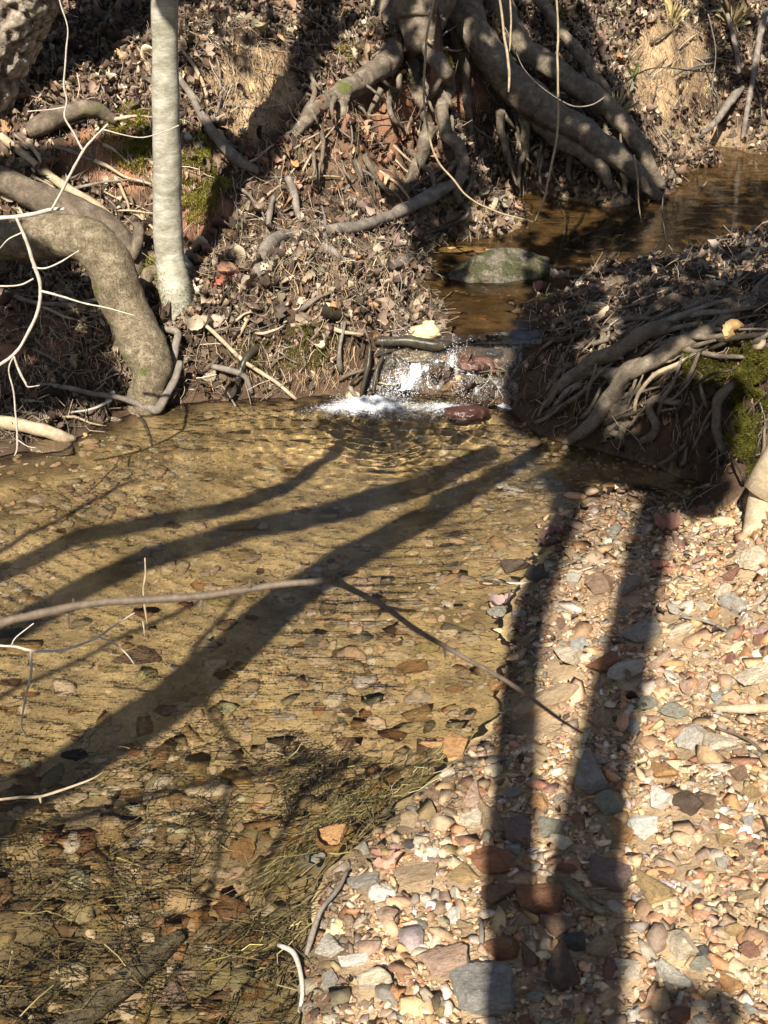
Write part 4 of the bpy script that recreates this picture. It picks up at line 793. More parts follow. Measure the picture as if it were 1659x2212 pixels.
# medium pebbles on the bar
x, y = scatter_in(24000, -.5, 2.0, 1.0, 3.6); m = pip(x, y, GPOLY) & clear_of(x, y, 1.0); x, y = x[m], y[m]; sz = np.clip(rng.lognormal(math.log(.0108), .45, len(x)), .005, .032)
rd = rng.random(len(x)) < .05; a1 = chips(x[~rd], y[~rd], sz[~rd], .42, .25, 1.0, .32); mesh('broken_pebbles', a1[0], a1[1], M_gravel, col=a1[2], smooth=False)['kind'] = 'stuff'
a1 = gravel('g', x[rd], y[rd], sz[rd], RT, F2, .6, None, .25, 1.0, .3); mesh('rounded_pebbles', a1[0], a1[1], M_gravel, col=a1[2])['kind'] = 'stuff'

def wiggle(px, py, ang, L, w_, off):
    n_ = 5; out = []; a = ang
    for i in range(n_):
        out.append((px, py, w_*(1-.6*i/(n_-1)), off*(.4 if i in (0, n_-1) else 1))); a += random.uniform(-.35, .35); px += math.cos(a)*L/(n_-1); py -= math.sin(a)*L/(n_-1)
    return out
for i_, (x_, y_, w_, h_, cl, lb) in enumerate([(845,790,46,40,(.06,.05,.035),'black mossy ledge rock at the left end of the cascade'),(872,758,60,26,(.12,.085,.05),'brown flat stone just under the lip branch'),(940,792,48,44,(.08,.055,.04),'dark ledge rock right of the left fall'),(1000,765,52,28,(.12,.07,.045),'reddish-brown stone at the head of the right fall'),(1062,770,56,40,(.055,.05,.045),'dark ledge rock near the lip boulder'),(1040,862,50,30,(.07,.055,.04),'dark wet stone at the foot of the right fall'),(880,862,40,22,(.10,.075,.04),'brown wet stone at the foot of the left fall'),(1105,800,50,44,(.05,.045,.04),'black wet stone against the right bank by the cascade')]):
    g = G(x_, y_)[0]; k = pxm(g); v = shard(I5, 3+i_*2, .07)*np.array([w_/2/k, w_/2.4/k, h_/2/k]); o = mesh('rock', v, F5, M_wstone); o.location = g; o.rotation_euler = (0, 0, i_); o.color = (*cl, 1); tag(o, lb, 'rock')

# ------------------------------------------------------------------ the big rooted tree on the far bank
bt = empty('rooted_tree', Q(930, 60, 6.1), 'big grey tree whose thick bare roots grip the far bank', 'tree')
def root_part(path, nm='root', m=M_rootl, **k): return tube_obj(nm, [path], m, bt, **{**dict(sides=22, step=.02, lump=.1, lf=13, wob=.016, ridge=.045), **k})
O = .03
root_part(qp([(930,-1500,130,6.7),(925,-700,130,6.5),(920,-200,140,6.35),(915,-40,150,6.2),(910,40,110,6.15),(905,95,60,6.08)], 6.2), 'trunk', sides=20)
R_ = [[(850,-40,95,.05),(850,60,82,.06),(838,125,62,.06),(795,165,52,.06),(735,200,50,.05),(675,240,42,.04),(640,280,32,.02),(620,310,22,0)],[(775,165,36,.06),(748,205,28,.06),(738,240,32,.05),(724,262,20,.02)],
 [(865,60,50,.1),(875,130,44,.1),(893,180,34,.09),(918,240,34,.08),(925,290,34,.07),(908,340,34,.06),(882,392,26,.03),(870,410,14,0)],
 [(900,60,44,.12),(925,100,44,.12),(955,140,42,.12),(968,190,38,.11),(955,240,32,.12),(962,290,28,.14),(990,320,32,.15),(997,365,30,.14),(985,410,22,.12),(1000,440,16,.08)],
 [(985,-60,110,.2),(1012,50,84,.2),(1062,125,80,.2),(1105,190,82,.22),(1150,222,84,.24),(1230,262,68,.24),(1292,305,62,.22),(1350,352,54,.2),(1395,400,42,.14),(1425,430,28,.05)],
 [(1075,-60,80,.22),(1092,40,62,.22),(1135,105,54,.24),(1200,155,52,.26),(1258,195,52,.24),(1312,235,46,.22),(1368,295,42,.2),(1400,345,36,.16),(1428,405,24,.08)],
 [(1160,0,26,.2),(1218,78,26,.25),(1262,130,30,.26),(1310,200,26,.2)],[(1150,240,56,.2),(1200,282,48,.2),(1252,322,42,.18),(1298,360,36,.14),(1322,408,22,.05)],
 [(1128,225,28,.22),(1130,285,24,.2),(1138,340,18,.12),(1140,372,10,.06)],[(1078,240,24,.14),(1082,295,20,.12),(1102,352,18,.1),(1122,392,12,.04)],[(1010,200,26,.1),(1018,260,18,.09),(1008,330,14,.06)],
 [(985,30,50,.12),(995,90,40,.1),(1005,150,30,.06),(1012,220,20,.02)],
 [(820,190,20,.04),(800,240,16,.03),(812,300,12,.02)],[(1330,330,22,.18),(1345,380,18,.12),(1350,425,12,.04)],[(1240,300,20,.16),(1225,350,16,.1),(1235,400,10,.04)]]
R_ = [[(q[0], q[1], q[2]*(.86 if q[2] < 100 else 1), *q[3:]) for q in r_] for r_ in R_]
for r_ in R_: root_part(gp(r_))
for _ in range(56):
    px, py = random.choice([(random.uniform(990, 1400), random.uniform(200, 380)), (random.uniform(650, 1000), random.uniform(120, 350))]); a0 = -1.3+random.uniform(-.5, .5); L_ = random.uniform(50, 150); w_ = random.uniform(4, 17); o0 = random.uniform(.05, .18)
    root_part(gp(wiggle(px, py, a0, L_, w_, o0)), sides=8, step=.02, lump=.15, lf=20, wob=.012)
rr = gp([(990,395,22,.12),(970,400,26,.1),(910,435,30,.1),(850,465,26,.1),(780,487,26,.09),(700,500,23,.07),(640,506,24,.05),(600,512,26,.03),(574,545,32,.03),(555,590,28,.02),(545,622,18,0)])
thing_tube('fallen_log', [rr], M_dead, 'long bent grey log lying along the top of the leafy mound', 'log', sides=12, step=.02, lump=.2, lf=14, wob=.006)

# ------------------------------------------------------------------ other trees
def limb_tree(name, loc, label, paths, m, cat='tree', group=None, tw=0, nm='branch', **k):
    e = empty(name, loc, label, cat, group); tube_obj('trunk', [paths[0]], m, e, **{**dict(sides=20, step=.03, lump=.06, lf=8), **k})
    for p in paths[1:]: tube_obj(nm, p if isinstance(p, list) else [p], m, e, sides=8, step=.06, lump=.08, wob=.02)
    return e
def up(base, top, r0, r1, k=5):
    b_, t_ = np.array(base), np.array(top); return np.array([[*(b_+(t_-b_)*i/k+(0 if i in (0, k) else 1)*np.array([random.uniform(-.05, .05), random.uniform(-.05, .05), 0])), r0+(r1-r0)*i/k] for i in range(k+1)])
def bare_branches(axis, n_, L, rr_, z0=.35):
    out = []
    for i in range(n_):
        f = random.uniform(z0, .98); j = f*(len(axis)-1); a = axis[int(j)]+(axis[min(int(j)+1, len(axis)-1)]-axis[int(j)])*(j-int(j)); an = random.uniform(0, 6.28); l = L*random.uniform(.5, 1)*(1.15-f*.6)
        d = np.array([math.cos(an), math.sin(an), random.uniform(.4, 1.1)]); d /= np.linalg.norm(d); p = [[*a[:3], rr_*(1.2-f*.7)]]
        for s in range(1, 5): d = d+rng.normal(0, .15, 3); q = a[:3]+d*l*s/4; p.append([*q, rr_*(1.2-f*.7)*(1-s/4.6)])
        grp = [np.array(p)]
        for _ in range(5):
            s = random.randint(1, 3); b_ = np.array(p[s][:3]); d2 = d+rng.normal(0, .6, 3); d2 /= np.linalg.norm(d2); l2 = l*random.uniform(.2, .5)
            grp.append(np.array([[*b_, rr_*.35], [*(b_+d2*l2*.5+rng.normal(0, .03, 3)), rr_*.22], [*(b_+d2*l2), rr_*.08]]))
        out.append(grp)
    return out
tp = qp([(384,700,64,4.34),(382,655,70,4.35),(377,615,72,4.36),(370,580,67,4.38),(366,550,64,4.4),(362,450,62,4.4),(360,300,60,4.38),(357,150,58,4.37),(355,0,57,4.35)], 4.4)
d = (tp[-1, :3]-tp[-3, :3]); d /= np.linalg.norm(d); tp = np.vstack([tp, [[*(tp[-1, :3]+d*k_+np.array([0, .02*k_, 0])), .043-.004*k_] for k_ in (1.2, 2.6, 4.2, 6)]])
bk = tp[8:]; gt = limb_tree('slim_tree', tuple(tp[0, :3]), 'slim straight tree with smooth pale grey bark on the left bank', [tp]+bare_branches(bk, 9, 1.5, .014), M_grey, step=.02)
g0 = gp([(365,640,30,.02),(392,612,42,.05),(400,575,32,.06),(388,545,16,.05)]); tube_obj('root_burl', [g0], M_grey, gt, sides=12, step=.01, lump=.25, lf=22)
g0 = gp([(350,600,30,.04),(325,590,34,.04),(312,620,30,.03),(300,650,14,0)]); tube_obj('root_burl', [g0], M_crook, gt, sides=12, step=.01, lump=.25, lf=22)
n_ = 2600; hh = rng.uniform(-.02, .16, n_)**1.0; an = rng.uniform(0, 6.28, n_); kk = np.clip(hh/.16, 0, 1); keep = (rng.random(n_) < (1-kk)*(.75+.5*np.cos(an-3.5))); hh, an, kk = hh[keep], an[keep], kk[keep]; n_ = len(hh)
bp_ = np.array([np.interp(tp[1, 2]+hh, tp[:6, 2], tp[:6, i_]) for i_ in range(4)]).T; rd_ = np.stack([np.cos(an), np.sin(an), 0*an], 1); s_ = rng.uniform(.004, .012, n_)
V, Fs, cc = scatter(np.array([[[-.2, 0, 0], [.2, 0, 0], [0, .12, 1.0]]]), np.array([[0, 1, 2]]), bp_[:, :3]+rd_*bp_[:, 3:4]*1.0-np.array(gt.location), frames(rd_, rng.uniform(0, 6.28, n_), np.full(n_, .5)), np.stack([s_]*3, 1), np.array([[.20, .20, .04]])*rng.uniform(.6, 1.3, (n_, 1)))
mesh('moss', V, Fs, M_moss, gt, col=cc)
ct = empty('crooked_tree', P(320, 850, 0), 'crooked brown trunk bent like an elbow down into the water', 'tree')
tube_obj('trunk', [qp([(-420,440,96,4.5),(-200,500,98,4.4),(-60,520,96,4.3),(60,512,96,4.22),(150,512,96,4.18),(205,530,100,4.16),(238,575,100,4.14),(262,640,98,4.12),(290,700,100,4.1),(312,750,102,4.04),(326,790,90,4.0),(324,822,74,3.98),(318,856,84,3.98),(314,900,84,3.98),(312,940,80,3.98)], 4.1)], M_crook, ct, sides=28, step=.012, lump=.09, lf=11, wob=.004, plates=.035)
sr = thing_tube('surface_root', [gp([(-40,370,56,.03),(30,400,60,.05),(100,432,66,.07),(160,462,72,.08),(220,490,70,.09),(262,520,56,.08),(292,560,40,.05),(300,600,20,.02)])], M_root, 'thick smooth grey-brown root behind the crooked trunk', 'root', sides=16, step=.02, lump=.14, lf=9, wob=.006)
tube_obj('root_stub', [gp([(285,560,18,.12),(296,525,22,.14),(300,492,20,.14),(290,484,12,.13)])], M_root, sr, sides=12, step=.01, lump=.2, lf=25)
pp = [(-330,640,330,4.95),(-250,480,290,4.97),(-190,350,268,5.0),(-112,200,255,5.02),(-30,20,252,5.05),(30,-130,250,5.1),(120,-550,260,5.2)]
pn = qp(pp, 3.5); dd = pn[-1, :3]-pn[-2, :3]; dd /= np.linalg.norm(dd); pn = np.vstack([pn, [[*(pn[-1, :3]+dd*k_), .15-.015*k_] for k_ in (1.5, 3.5, 6)]])
limb_tree('pine_tree', tuple(pn[0, :3]), 'big tree with rough plated bark leaning in at the top left corner', [pn]+bare_branches(pn[7:], 6, 1.6, .03), M_pine, sides=110, step=.012, lump=.03, lf=6, plates=.11)
limb_tree('leaning_tree', tuple(P(1640, 1150, .1)), 'smooth tan tree base cut off by the right edge of the gravel bar', [np.vstack([gp([(1628,1165,50,-.02),(1640,1130,64,.0),(1652,1090,74,.03),(1672,1040,84,.06),(1700,990,92,.1)]), [[1.75,3.3,1.3,.06],[2.1,3.3,2.6,.05],[2.4,3.2,4.2,.035]]])], M_tan, step=.02)

# ------------------------------------------------------------------ roots of the right bank and sticks of the mound
def D3(l): return [((1200+.3183*a)*.96, (550+.3183*b)*.96, *r) for a, b, *r in l]
RB = [('exposed_root', D3([(960,600,30,.03),(880,600,34,.04),(750,650,34,.05),(600,740,34,.05),(430,810,32,.05),(350,880,28,.05),(250,960,24,.04),(180,1010,18,.03),(60,1080,10,.01)]), M_rootl, 'smooth dark grey root curving down toward the cascade'),
 ('exposed_root', D3([(1659,330,16,.02),(1450,500,24,.03),(1250,600,30,.04),(1050,680,34,.05),(920,770,36,.06),(800,850,34,.06),(680,890,34,.06),(560,905,30,.05),(420,915,18,.03),(350,900,10,.02)]), M_rootl, 'long thick root crossing the right bank above the forked leg'),
 ('exposed_root', D3([(760,830,26,.045),(690,862,34,.055),(620,905,36,.06),(575,975,36,.06),(535,1065,38,.05),(480,1160,34,.045),(420,1250,30,.035),(340,1340,28,.03),(270,1400,22,.0),(200,1440,14,-.02)]), M_rootl, 'sunlit tan forked root leaning down into the dark water'),
 ('exposed_root', D3([(850,550,18,.02),(850,460,22,.04),(900,420,22,.05),(990,380,22,.05),(1150,410,22,.05),(1300,435,20,.04),(1450,450,16,.03),(1659,430,10,.02)]), M_rootl, 'grey root with a right-angle bend in the middle of the right bank'),
 ('exposed_root', D3([(470,330,18,.01),(510,280,24,.03),(600,250,26,.04),(800,262,24,.04),(1000,268,22,.04),(1200,245,18,.03),(1320,220,10,.02)]), M_root, 'straight grey root lying behind the leaves near the upper stream'),
 ('exposed_root', D3([(850,180,12,.01),(900,140,16,.03),(1000,110,16,.03),(1200,70,16,.03),(1330,60,18,.03),(1500,22,16,.03),(1680,0,12,.03)]), M_dead, 'thin grey branch arching over the edge of the upper stream'),
 ('exposed_root', D3([(760,1400,14,.02),(840,1370,18,.03),(870,1300,18,.05),(840,1220,18,.06),(825,1160,18,.06),(870,1110,18,.06),(1000,1130,16,.04),(1110,1145,12,.01)]), M_rootl, 'brown root bent like an S under the ledge'),
 ('exposed_root', D3([(1440,970,16,.02),(1380,1020,22,.04),(1310,1090,24,.05),(1285,1200,22,.05),(1290,1340,22,.05),(1330,1470,20,.03),(1350,1500,12,.02)]), M_rootl, 'thick hanging root at the right below the ledge moss'),
 ('exposed_root', D3([(1659,180,8,.03),(1400,260,8,.03),(1200,350,9,.04),(1000,450,9,.04),(800,560,8,.03),(600,625,6,.01)]), M_dead, 'thin straight dead branch lying across the shaded right bank'),
 ('exposed_root', D3([(1659,240,10,.03),(1590,300,14,.05),(1520,390,12,.05),(1440,480,12,.04),(1400,530,8,.02)]), M_dead, 'pale twisted root at the right edge of the bank top'),
 ('exposed_root', D3([(1250,760,8,.04),(1100,800,9,.05),(950,870,10,.06),(850,950,9,.06),(760,1050,8,.07),(720,1150,8,.07),(705,1250,7,.04)]), M_tan, 'thin pale root hanging in front of the forked root'),
 ('exposed_root', D3([(380,912,18,.04),(250,985,16,.04),(150,1060,12,.03),(60,1150,8,.02),(20,1240,6,.0)]), M_rootl, 'root fanning down to the water beside the red rock'),
 ('exposed_root', D3([(330,990,14,.04),(240,1060,16,.04),(150,1150,12,.03),(80,1230,8,.01)]), M_dead, 'frayed root end dipping toward the red rock'),
 ('exposed_root', D3([(560,930,10,.03),(460,1010,10,.04),(440,1100,9,.04),(380,1180,8,.03),(280,1280,6,.0)]), M_wet, 'dark thin root under the long thick root'),
 ('exposed_root', D3([(290,840,14,.03),(210,870,16,.04),(150,960,12,.04),(100,1030,8,.03)]), M_root, 'short reddish root by the cascade edge'),
 ('exposed_root', D3([(1240,1250,8,.03),(1150,1400,9,.04),(1120,1500,8,.02),(1110,1560,5,.0)]), M_root, 'thin root hanging under the clay overhang'),
 ('exposed_root', D3([(1090,1400,8,.03),(1000,1520,9,.03),(900,1570,6,.01)]), M_root, 'thin root curling to the dark water below the overhang'),
 ('exposed_root', D3([(1200,310,8,.04),(1280,280,14,.05),(1360,290,8,.04)]), M_tan, 'short pale broken stick on the shaded bank top'),
 ('exposed_root', D3([(1540,720,10,.04),(1600,690,14,.06),(1620,650,8,.05)]), M_tan, 'pale curved root tip above the ledge moss'),
 ('exposed_root', D3([(1380,110,10,.03),(1480,90,14,.04),(1540,60,18,.05),(1659,40,12,.04)]), M_tan, 'pale sunlit branch at the upper right edge of the bank')]
for nm, pth, m_, lb in RB: thing_tube(nm, [gp(pth)], m_, lb, 'root', sides=16, step=.012, lump=.14, lf=20, wob=.012, ridge=.05)
MS = [([(385,165,14,.03),(410,205,18,.05),(440,255,20,.06),(480,310,22,.06),(515,345,24,.05),(555,368,20,.03)], M_dead, 'grey fallen branch slanting down the bank right of the pale trunk', 'branch'),
 ([(395,110,6,.05),(425,150,8,.06),(445,200,8,.05),(455,250,6,.03)], M_tan, 'thin pale curved stick above the fallen grey branch', 'stick'),
 ([(620,382,14,.02),(633,415,16,.04),(640,450,15,.04),(648,478,10,.02)], M_dead, 'short grey stick poking up above the long log', 'stick'),
 ([(590,425,9,.02),(583,465,12,.04),(576,515,10,.03)], M_dead, 'narrow upright broken stick left of the short grey stick', 'stick'),
 ([(350,708,12,.05),(368,712,14,.07),(384,720,16,.08),(380,750,15,.08),(372,790,14,.07),(365,815,8,.05)], M_dead, 'grey stick hanging beside the foot of the crooked trunk', 'stick'),
 ([(388,782,14,.1),(380,815,17,.1),(362,850,17,.09),(340,886,20,.06),(310,878,16,.05),(262,862,12,.06),(205,850,12,.06),(150,838,12,.05),(80,832,9,.03)], M_dead, 'long forked grey branch lying over the water in front of the crooked trunk', 'branch'),
 ([(240,865,7,.05),(200,885,6,.06),(155,892,4,.06)], M_white, 'thin white forked twig below the long grey branch', 'twig'),
 ([(-20,905,30,.03),(40,918,30,.04),(90,930,28,.04),(130,942,24,.03),(160,948,14,.01)], M_tan, 'peeled tan log at the left shoreline', 'log'),
 ([(0,290,16,.03),(60,340,18,.04),(130,395,20,.04),(200,440,22,.04),(240,470,16,.03)], M_tan, 'pale broken branch slanting down above the thick smooth root', 'branch'),
 ([(60,300,10,.04),(95,355,12,.04),(115,400,10,.03)], M_tan, 'short peeled stick crossing the pale broken branch', 'stick'),
 ([(60,282,36,.02),(100,262,44,.04),(150,240,40,.05),(200,235,36,.05),(250,262,22,.02)], M_root, 'dark bulging root above the clay hollow', 'root'),
 ([(445,705,8,.05),(490,745,10,.06),(540,790,9,.06),(600,830,8,.04),(640,862,6,.02)], M_tan, 'thin straight pale stick sloping down to the shore', 'stick'),
 ([(460,790,12,.05),(500,800,14,.06),(530,815,12,.05),(545,850,9,.03)], M_dead, 'bent grey root above the shoreline debris', 'root'),
 ([(555,750,14,.02),(530,780,18,.04),(512,830,14,.03),(505,860,9,.01)], M_wet, 'black wet root running down to the shore', 'root'),
 ([(810,738,16,.02),(850,738,22,.03),(885,735,26,.04),(920,742,24,.04),(950,745,22,.04),(972,740,12,.03)], M_wet, 'wet black branch lying across the cascade lip', 'branch'),
 ([(800,745,9,.04),(795,790,11,.05),(782,840,10,.04),(778,862,6,.02)], M_wet, 'dark upright root left of the falls', 'root'),
 ([(828,770,7,.03),(815,800,8,.04),(805,850,7,.04)], M_wet, 'thin dark root at the left edge of the falls', 'root'),
 ([(690,545,16,.02),(705,535,22,.03),(722,548,20,.03),(735,575,12,.01)], M_dead, 'arched grey root knuckle on the mound below the log', 'root'),
 ([(800,560,16,.02),(795,585,22,.03),(790,610,14,.01)], M_dead, 'upright grey stub right of the arched root knuckle', 'root'),
 ([(820,600,22,.01),(850,580,30,.03),(880,560,26,.03),(900,540,14,.01)], M_dead, 'weathered log end at the edge of the upper stream', 'log'),
 ([(1000,440,16,.08),(1012,462,14,.07),(985,480,14,.05),(940,498,13,.03),(900,512,9,.01)], M_wet, 'dark root tip curving over the stream below the log', 'root'),
 ([(0,625,10,.1),(60,650,10,.12),(140,660,12,.12),(210,650,9,.1)], M_dead, 'thin grey root in the shaded hollow under the crooked trunk', 'root'),
 ([(230,655,7,.05),(240,700,9,.06),(255,760,8,.05),(260,800,5,.03)], M_tan, 'thin vertical root left of the crooked trunk', 'root'),
 ([(395,545,20,.02),(430,560,16,.03),(480,575,14,.03),(520,590,10,.01)], M_root, 'brown root lying right of the pale trunk foot', 'root'),
 ([(1480,310,9,.03),(1540,270,14,.05),(1580,215,18,.06),(1605,190,12,.05)], M_dead, 'dark branch leaning on the far sandy shore', 'branch'),
 ([(1655,20,16,.1),(1640,90,14,.1),(1625,180,13,.09),(1612,250,12,.08),(1605,300,9,.04)], M_dead, 'upright grey stem near the upper right corner', 'stem'),
 ([(1570,30,8,.08),(1590,110,10,.08),(1600,190,9,.06)], M_dead, 'thin leaning stem beside the upright grey stem', 'stem'),
 ([(1262,228,6,.03),(1278,240,16,.05),(1300,222,22,.07),(1308,215,10,.07)], M_dead, 'short dark broken stub sticking out above the big root', 'branch'),
 ([(1185,1900,16,.02),(1215,1915,22,.03),(1250,1935,22,.03),(1285,1960,22,.03),(1320,1972,16,.02)], M_crook, 'thick curved brown stick across the right shadow stripe', 'stick'),
 ([(1040,1990,8,.01),(1041,2030,10,.015),(1038,2080,7,.01)], M_dead, 'short thin stick standing in the shadow above the blue-grey slab', 'stick'),
 ([(750,1880,8,.02),(730,1920,10,.03),(695,1965,11,.03),(675,2015,12,.03),(660,2065,9,.02)], M_dead, 'thin dark curved stem at the lower edge of the bar', 'stem'),
 ([(605,2040,10,.03),(635,2055,12,.04),(650,2100,11,.04),(655,2150,9,.03),(645,2200,7,.02)], M_white, 'bleached white forked stem at the lower water edge', 'stem'),
 ([(1040,1252,8,.02),(1080,1257,9,.02),(1115,1262,7,.02),(1200,1250,4,.015),(1280,1225,3,.01)], M_white, 'pale straw stalk pointing out over the waterline', 'stick'),
 ([(1470,1330,5,.02),(1540,1350,6,.02),(1600,1385,6,.02),(1659,1400,5,.02)], M_dead, 'thin dark twig beside the pale grey cracked stone', 'twig'),
 ([(1540,1530,14,.02),(1600,1532,20,.03),(1680,1528,18,.03)], M_tan, 'pale splintered piece of wood at the right edge', 'wood'),
 ([(1550,1570,6,.02),(1620,1600,8,.02),(1680,1660,6,.02)], M_twig, 'dark forked twig below the splintered wood', 'twig'),
 ([(1530,2130,4,.02),(1580,2155,5,.02),(1659,2190,5,.02)], M_twig, 'thin dark twig near the lower right corner', 'twig')]
for pth, m_, lb, ct_ in MS: thing_tube({'log': 'fallen_log', 'branch': 'fallen_branch', 'root': 'exposed_root', 'stick': 'stick', 'twig': 'twig', 'stem': 'stem', 'wood': 'driftwood'}[ct_], [gp(pth)], m_, lb, ct_, sides=10, step=.012, lump=.22, lf=18, wob=.004)
lg = np.array([[*P(395, 2035, -.06), .012], [*P(370, 2058, -.072), .02], [*P(320, 2100, -.072), .024], [*P(265, 2150, -.07), .025], [*P(200, 2200, -.072), .026], [*P(120, 2270, -.075), .026]])
thing_tube('sunken_log', [lg], M_crook, 'short thick log lying sunken at the bottom left', 'log', sides=16, step=.012, lump=.1, lf=15)
# many smaller roots and sticks, each its own thing
REG = [(112, 1150, 1650, 560, 760, .5, .4, 90, 260, 5, 17, [M_rootl, M_dead, M_rootl, M_wet], 'root', 'bank'), (66, 1130, 1500, 740, 930, .8, .4, 60, 170, 4, 13, [M_rootl, M_wet, M_rootl], 'root', 'bank'),
 (66, 400, 880, 540, 850, .3, 1.5, 35, 130, 4, 12, [M_dead, M_wet, M_root, M_tan], 'stick', ''), (48, 0, 330, 640, 900, .0, 1.3, 50, 150, 4, 10, [M_dead, M_wet, M_root, M_tan], 'root', ''),
 (30, 0, 330, 260, 470, -.5, .5, 50, 160, 4, 10, [M_tan, M_dead], 'stick', ''), (56, 400, 900, 20, 480, .3, 1.4, 50, 170, 3, 9, [M_tan, M_dead], 'stick', ''),
 (34, 1150, 1650, 10, 300, .8, .9, 60, 190, 4, 9, [M_tan, M_dead, M_root], 'stick', ''), (18, 990, 1400, 300, 420, 1.3, .5, 40, 110, 4, 11, [M_root, M_wet, M_tan], 'root', ''), (22, 1450, 1640, 860, 1060, 1.4, .5, 40, 120, 5, 12, [M_rootl, M_wet], 'root', 'bank')]
cn = {M_root: 'brown', M_rootl: 'tan-brown', M_dead: 'grey', M_wet: 'black wet', M_tan: 'pale tan'}
for (n_, x0, x1, y0, y1, a0, da, L0, L1, w0, w1, ms, kd, ex) in REG:
    for _ in range(n_):
        px, py = random.uniform(x0, x1), random.uniform(y0, y1); m_ = random.choice(ms); L_ = random.uniform(L0, L1); w_ = random.uniform(w0, w1)
        pre = ('thin ' if w_ < 7 else 'stout ')+('short ' if L_ < (L0+L1)/2 else 'long ')+cn[m_]+' '+kd
        lb, gr = where(pre, px, py); thing_tube('exposed_root' if kd == 'root' else 'stick', [gp(wiggle(px, py, a0+random.uniform(-da, da), L_, w_, random.uniform(.03, .08) if ex else random.uniform(.01, .05)))], m_, lb, kd, gr or ('small roots of the banks' if kd == 'root' else 'sticks in the litter'), sides=8, step=.02, lump=.2, lf=18, wob=.006)

# ------------------------------------------------------------------ single leaves
def leaf(px, py, s, colr, label, lift=.012, seed=2, cat='leaf'):
    g = G(px, py)[0]; nn = nrm(g[:1], g[1:2])[0]; v = leaf_template(seed, 7, 15); i = np.arange(105).reshape(15, 7); F = np.stack([i[:-1, :-1], i[:-1, 1:], i[1:, 1:], i[1:, :-1]], -1).reshape(-1, 4)
    q = Vector((0, 0, 1)).rotation_difference(Vector(nn)) @ Matrix.Rotation(random.uniform(0, 6.28), 3, 'Z').to_quaternion()
    o = mesh('fallen_leaf', v*s, F, M_leaf, col=np.tile(colr, (105, 1))); o.location = g+nn*lift; o.rotation_mode = 'QUATERNION'; o.rotation_quaternion = q; return tag(o, label, cat, 'single fallen leaves')
leaf(1085,1318,.06,(.36,.26,.24),'pinkish curled leaf at the waterline',.015,4); leaf(500,600,.09,(.50,.30,.20),'tan leaf right of the pale trunk foot',.03,5); leaf(495,618,.1,(.34,.10,.07),'red-brown leaf just under the tan leaf',.02,6)
leaf(1612,735,.08,(.62,.42,.20),'bright orange-tan leaf above the ledge moss',.05,8); leaf(1200,1165,.07,(.20,.11,.10),'dark purple-brown leaf at the shore edge',.02,3); leaf(1185,1185,.06,(.14,.09,.08),'nearly black wet leaf under the purple-brown one',.012,9)
leaf(1440,1160,.08,(.30,.17,.14),'dark red-brown leaf at the top of the right shadow',.02,12); leaf(1470,1180,.07,(.24,.14,.11),'brown curled leaf beside the dark red-brown one',.02,15); leaf(1460,1240,.08,(.40,.20,.13),'curled orange-brown leaf on the upper bar',.015,7)
leaf(1430,1235,.05,(.34,.15,.10),'small rusty leaf left of the curled orange-brown one',.015,10); leaf(840,1870,.075,(.50,.30,.22),'pinkish oak leaf below the orange block',.012,0); leaf(730,2015,.07,(.58,.48,.28),'pale yellow leaf near the bleached stem',.02,2)
leaf(930,700,.07,(.33,.22,.18),'brown leaf caught beside the yellow lip stones',.03,11); leaf(445,715,.09,(.52,.44,.34),'pale crumpled leaf on the left bank edge',.04,13); leaf(470,700,.08,(.48,.40,.30),'pale crumpled leaf next to the first one',.05,14)
leaf(545,190-0,.07,(.60,.45,.22),'yellowish leaf on the tan clay patch',.02,17); leaf(1640,1370,.07,(.30,.20,.19),'dull purple leaf at the right edge',.02,18); leaf(905,1530,.07,(.30,.20,.26),'purple sunken leaf near the bar',.01,19)
leaf(1170,640,.09,(.36,.16,.14),'dark red leaf at the left tip of the right bank',.03,20); leaf(1205,620,.08,(.46,.36,.28),'light brown leaf beside the dark red leaf',.04,21)
pb = qp([(245,845,12,3.92),(232,865,17,3.9),(226,888,16,3.89),(219,905,12,3.89),(208,921,4,3.89)], 3.9)
thing_tube('bark_strip', [pb], M_white, 'pale strip of peeled bark hanging from the long grey branch', 'bark', sides=6, step=.008, lump=.3, lf=30, flat=.25)

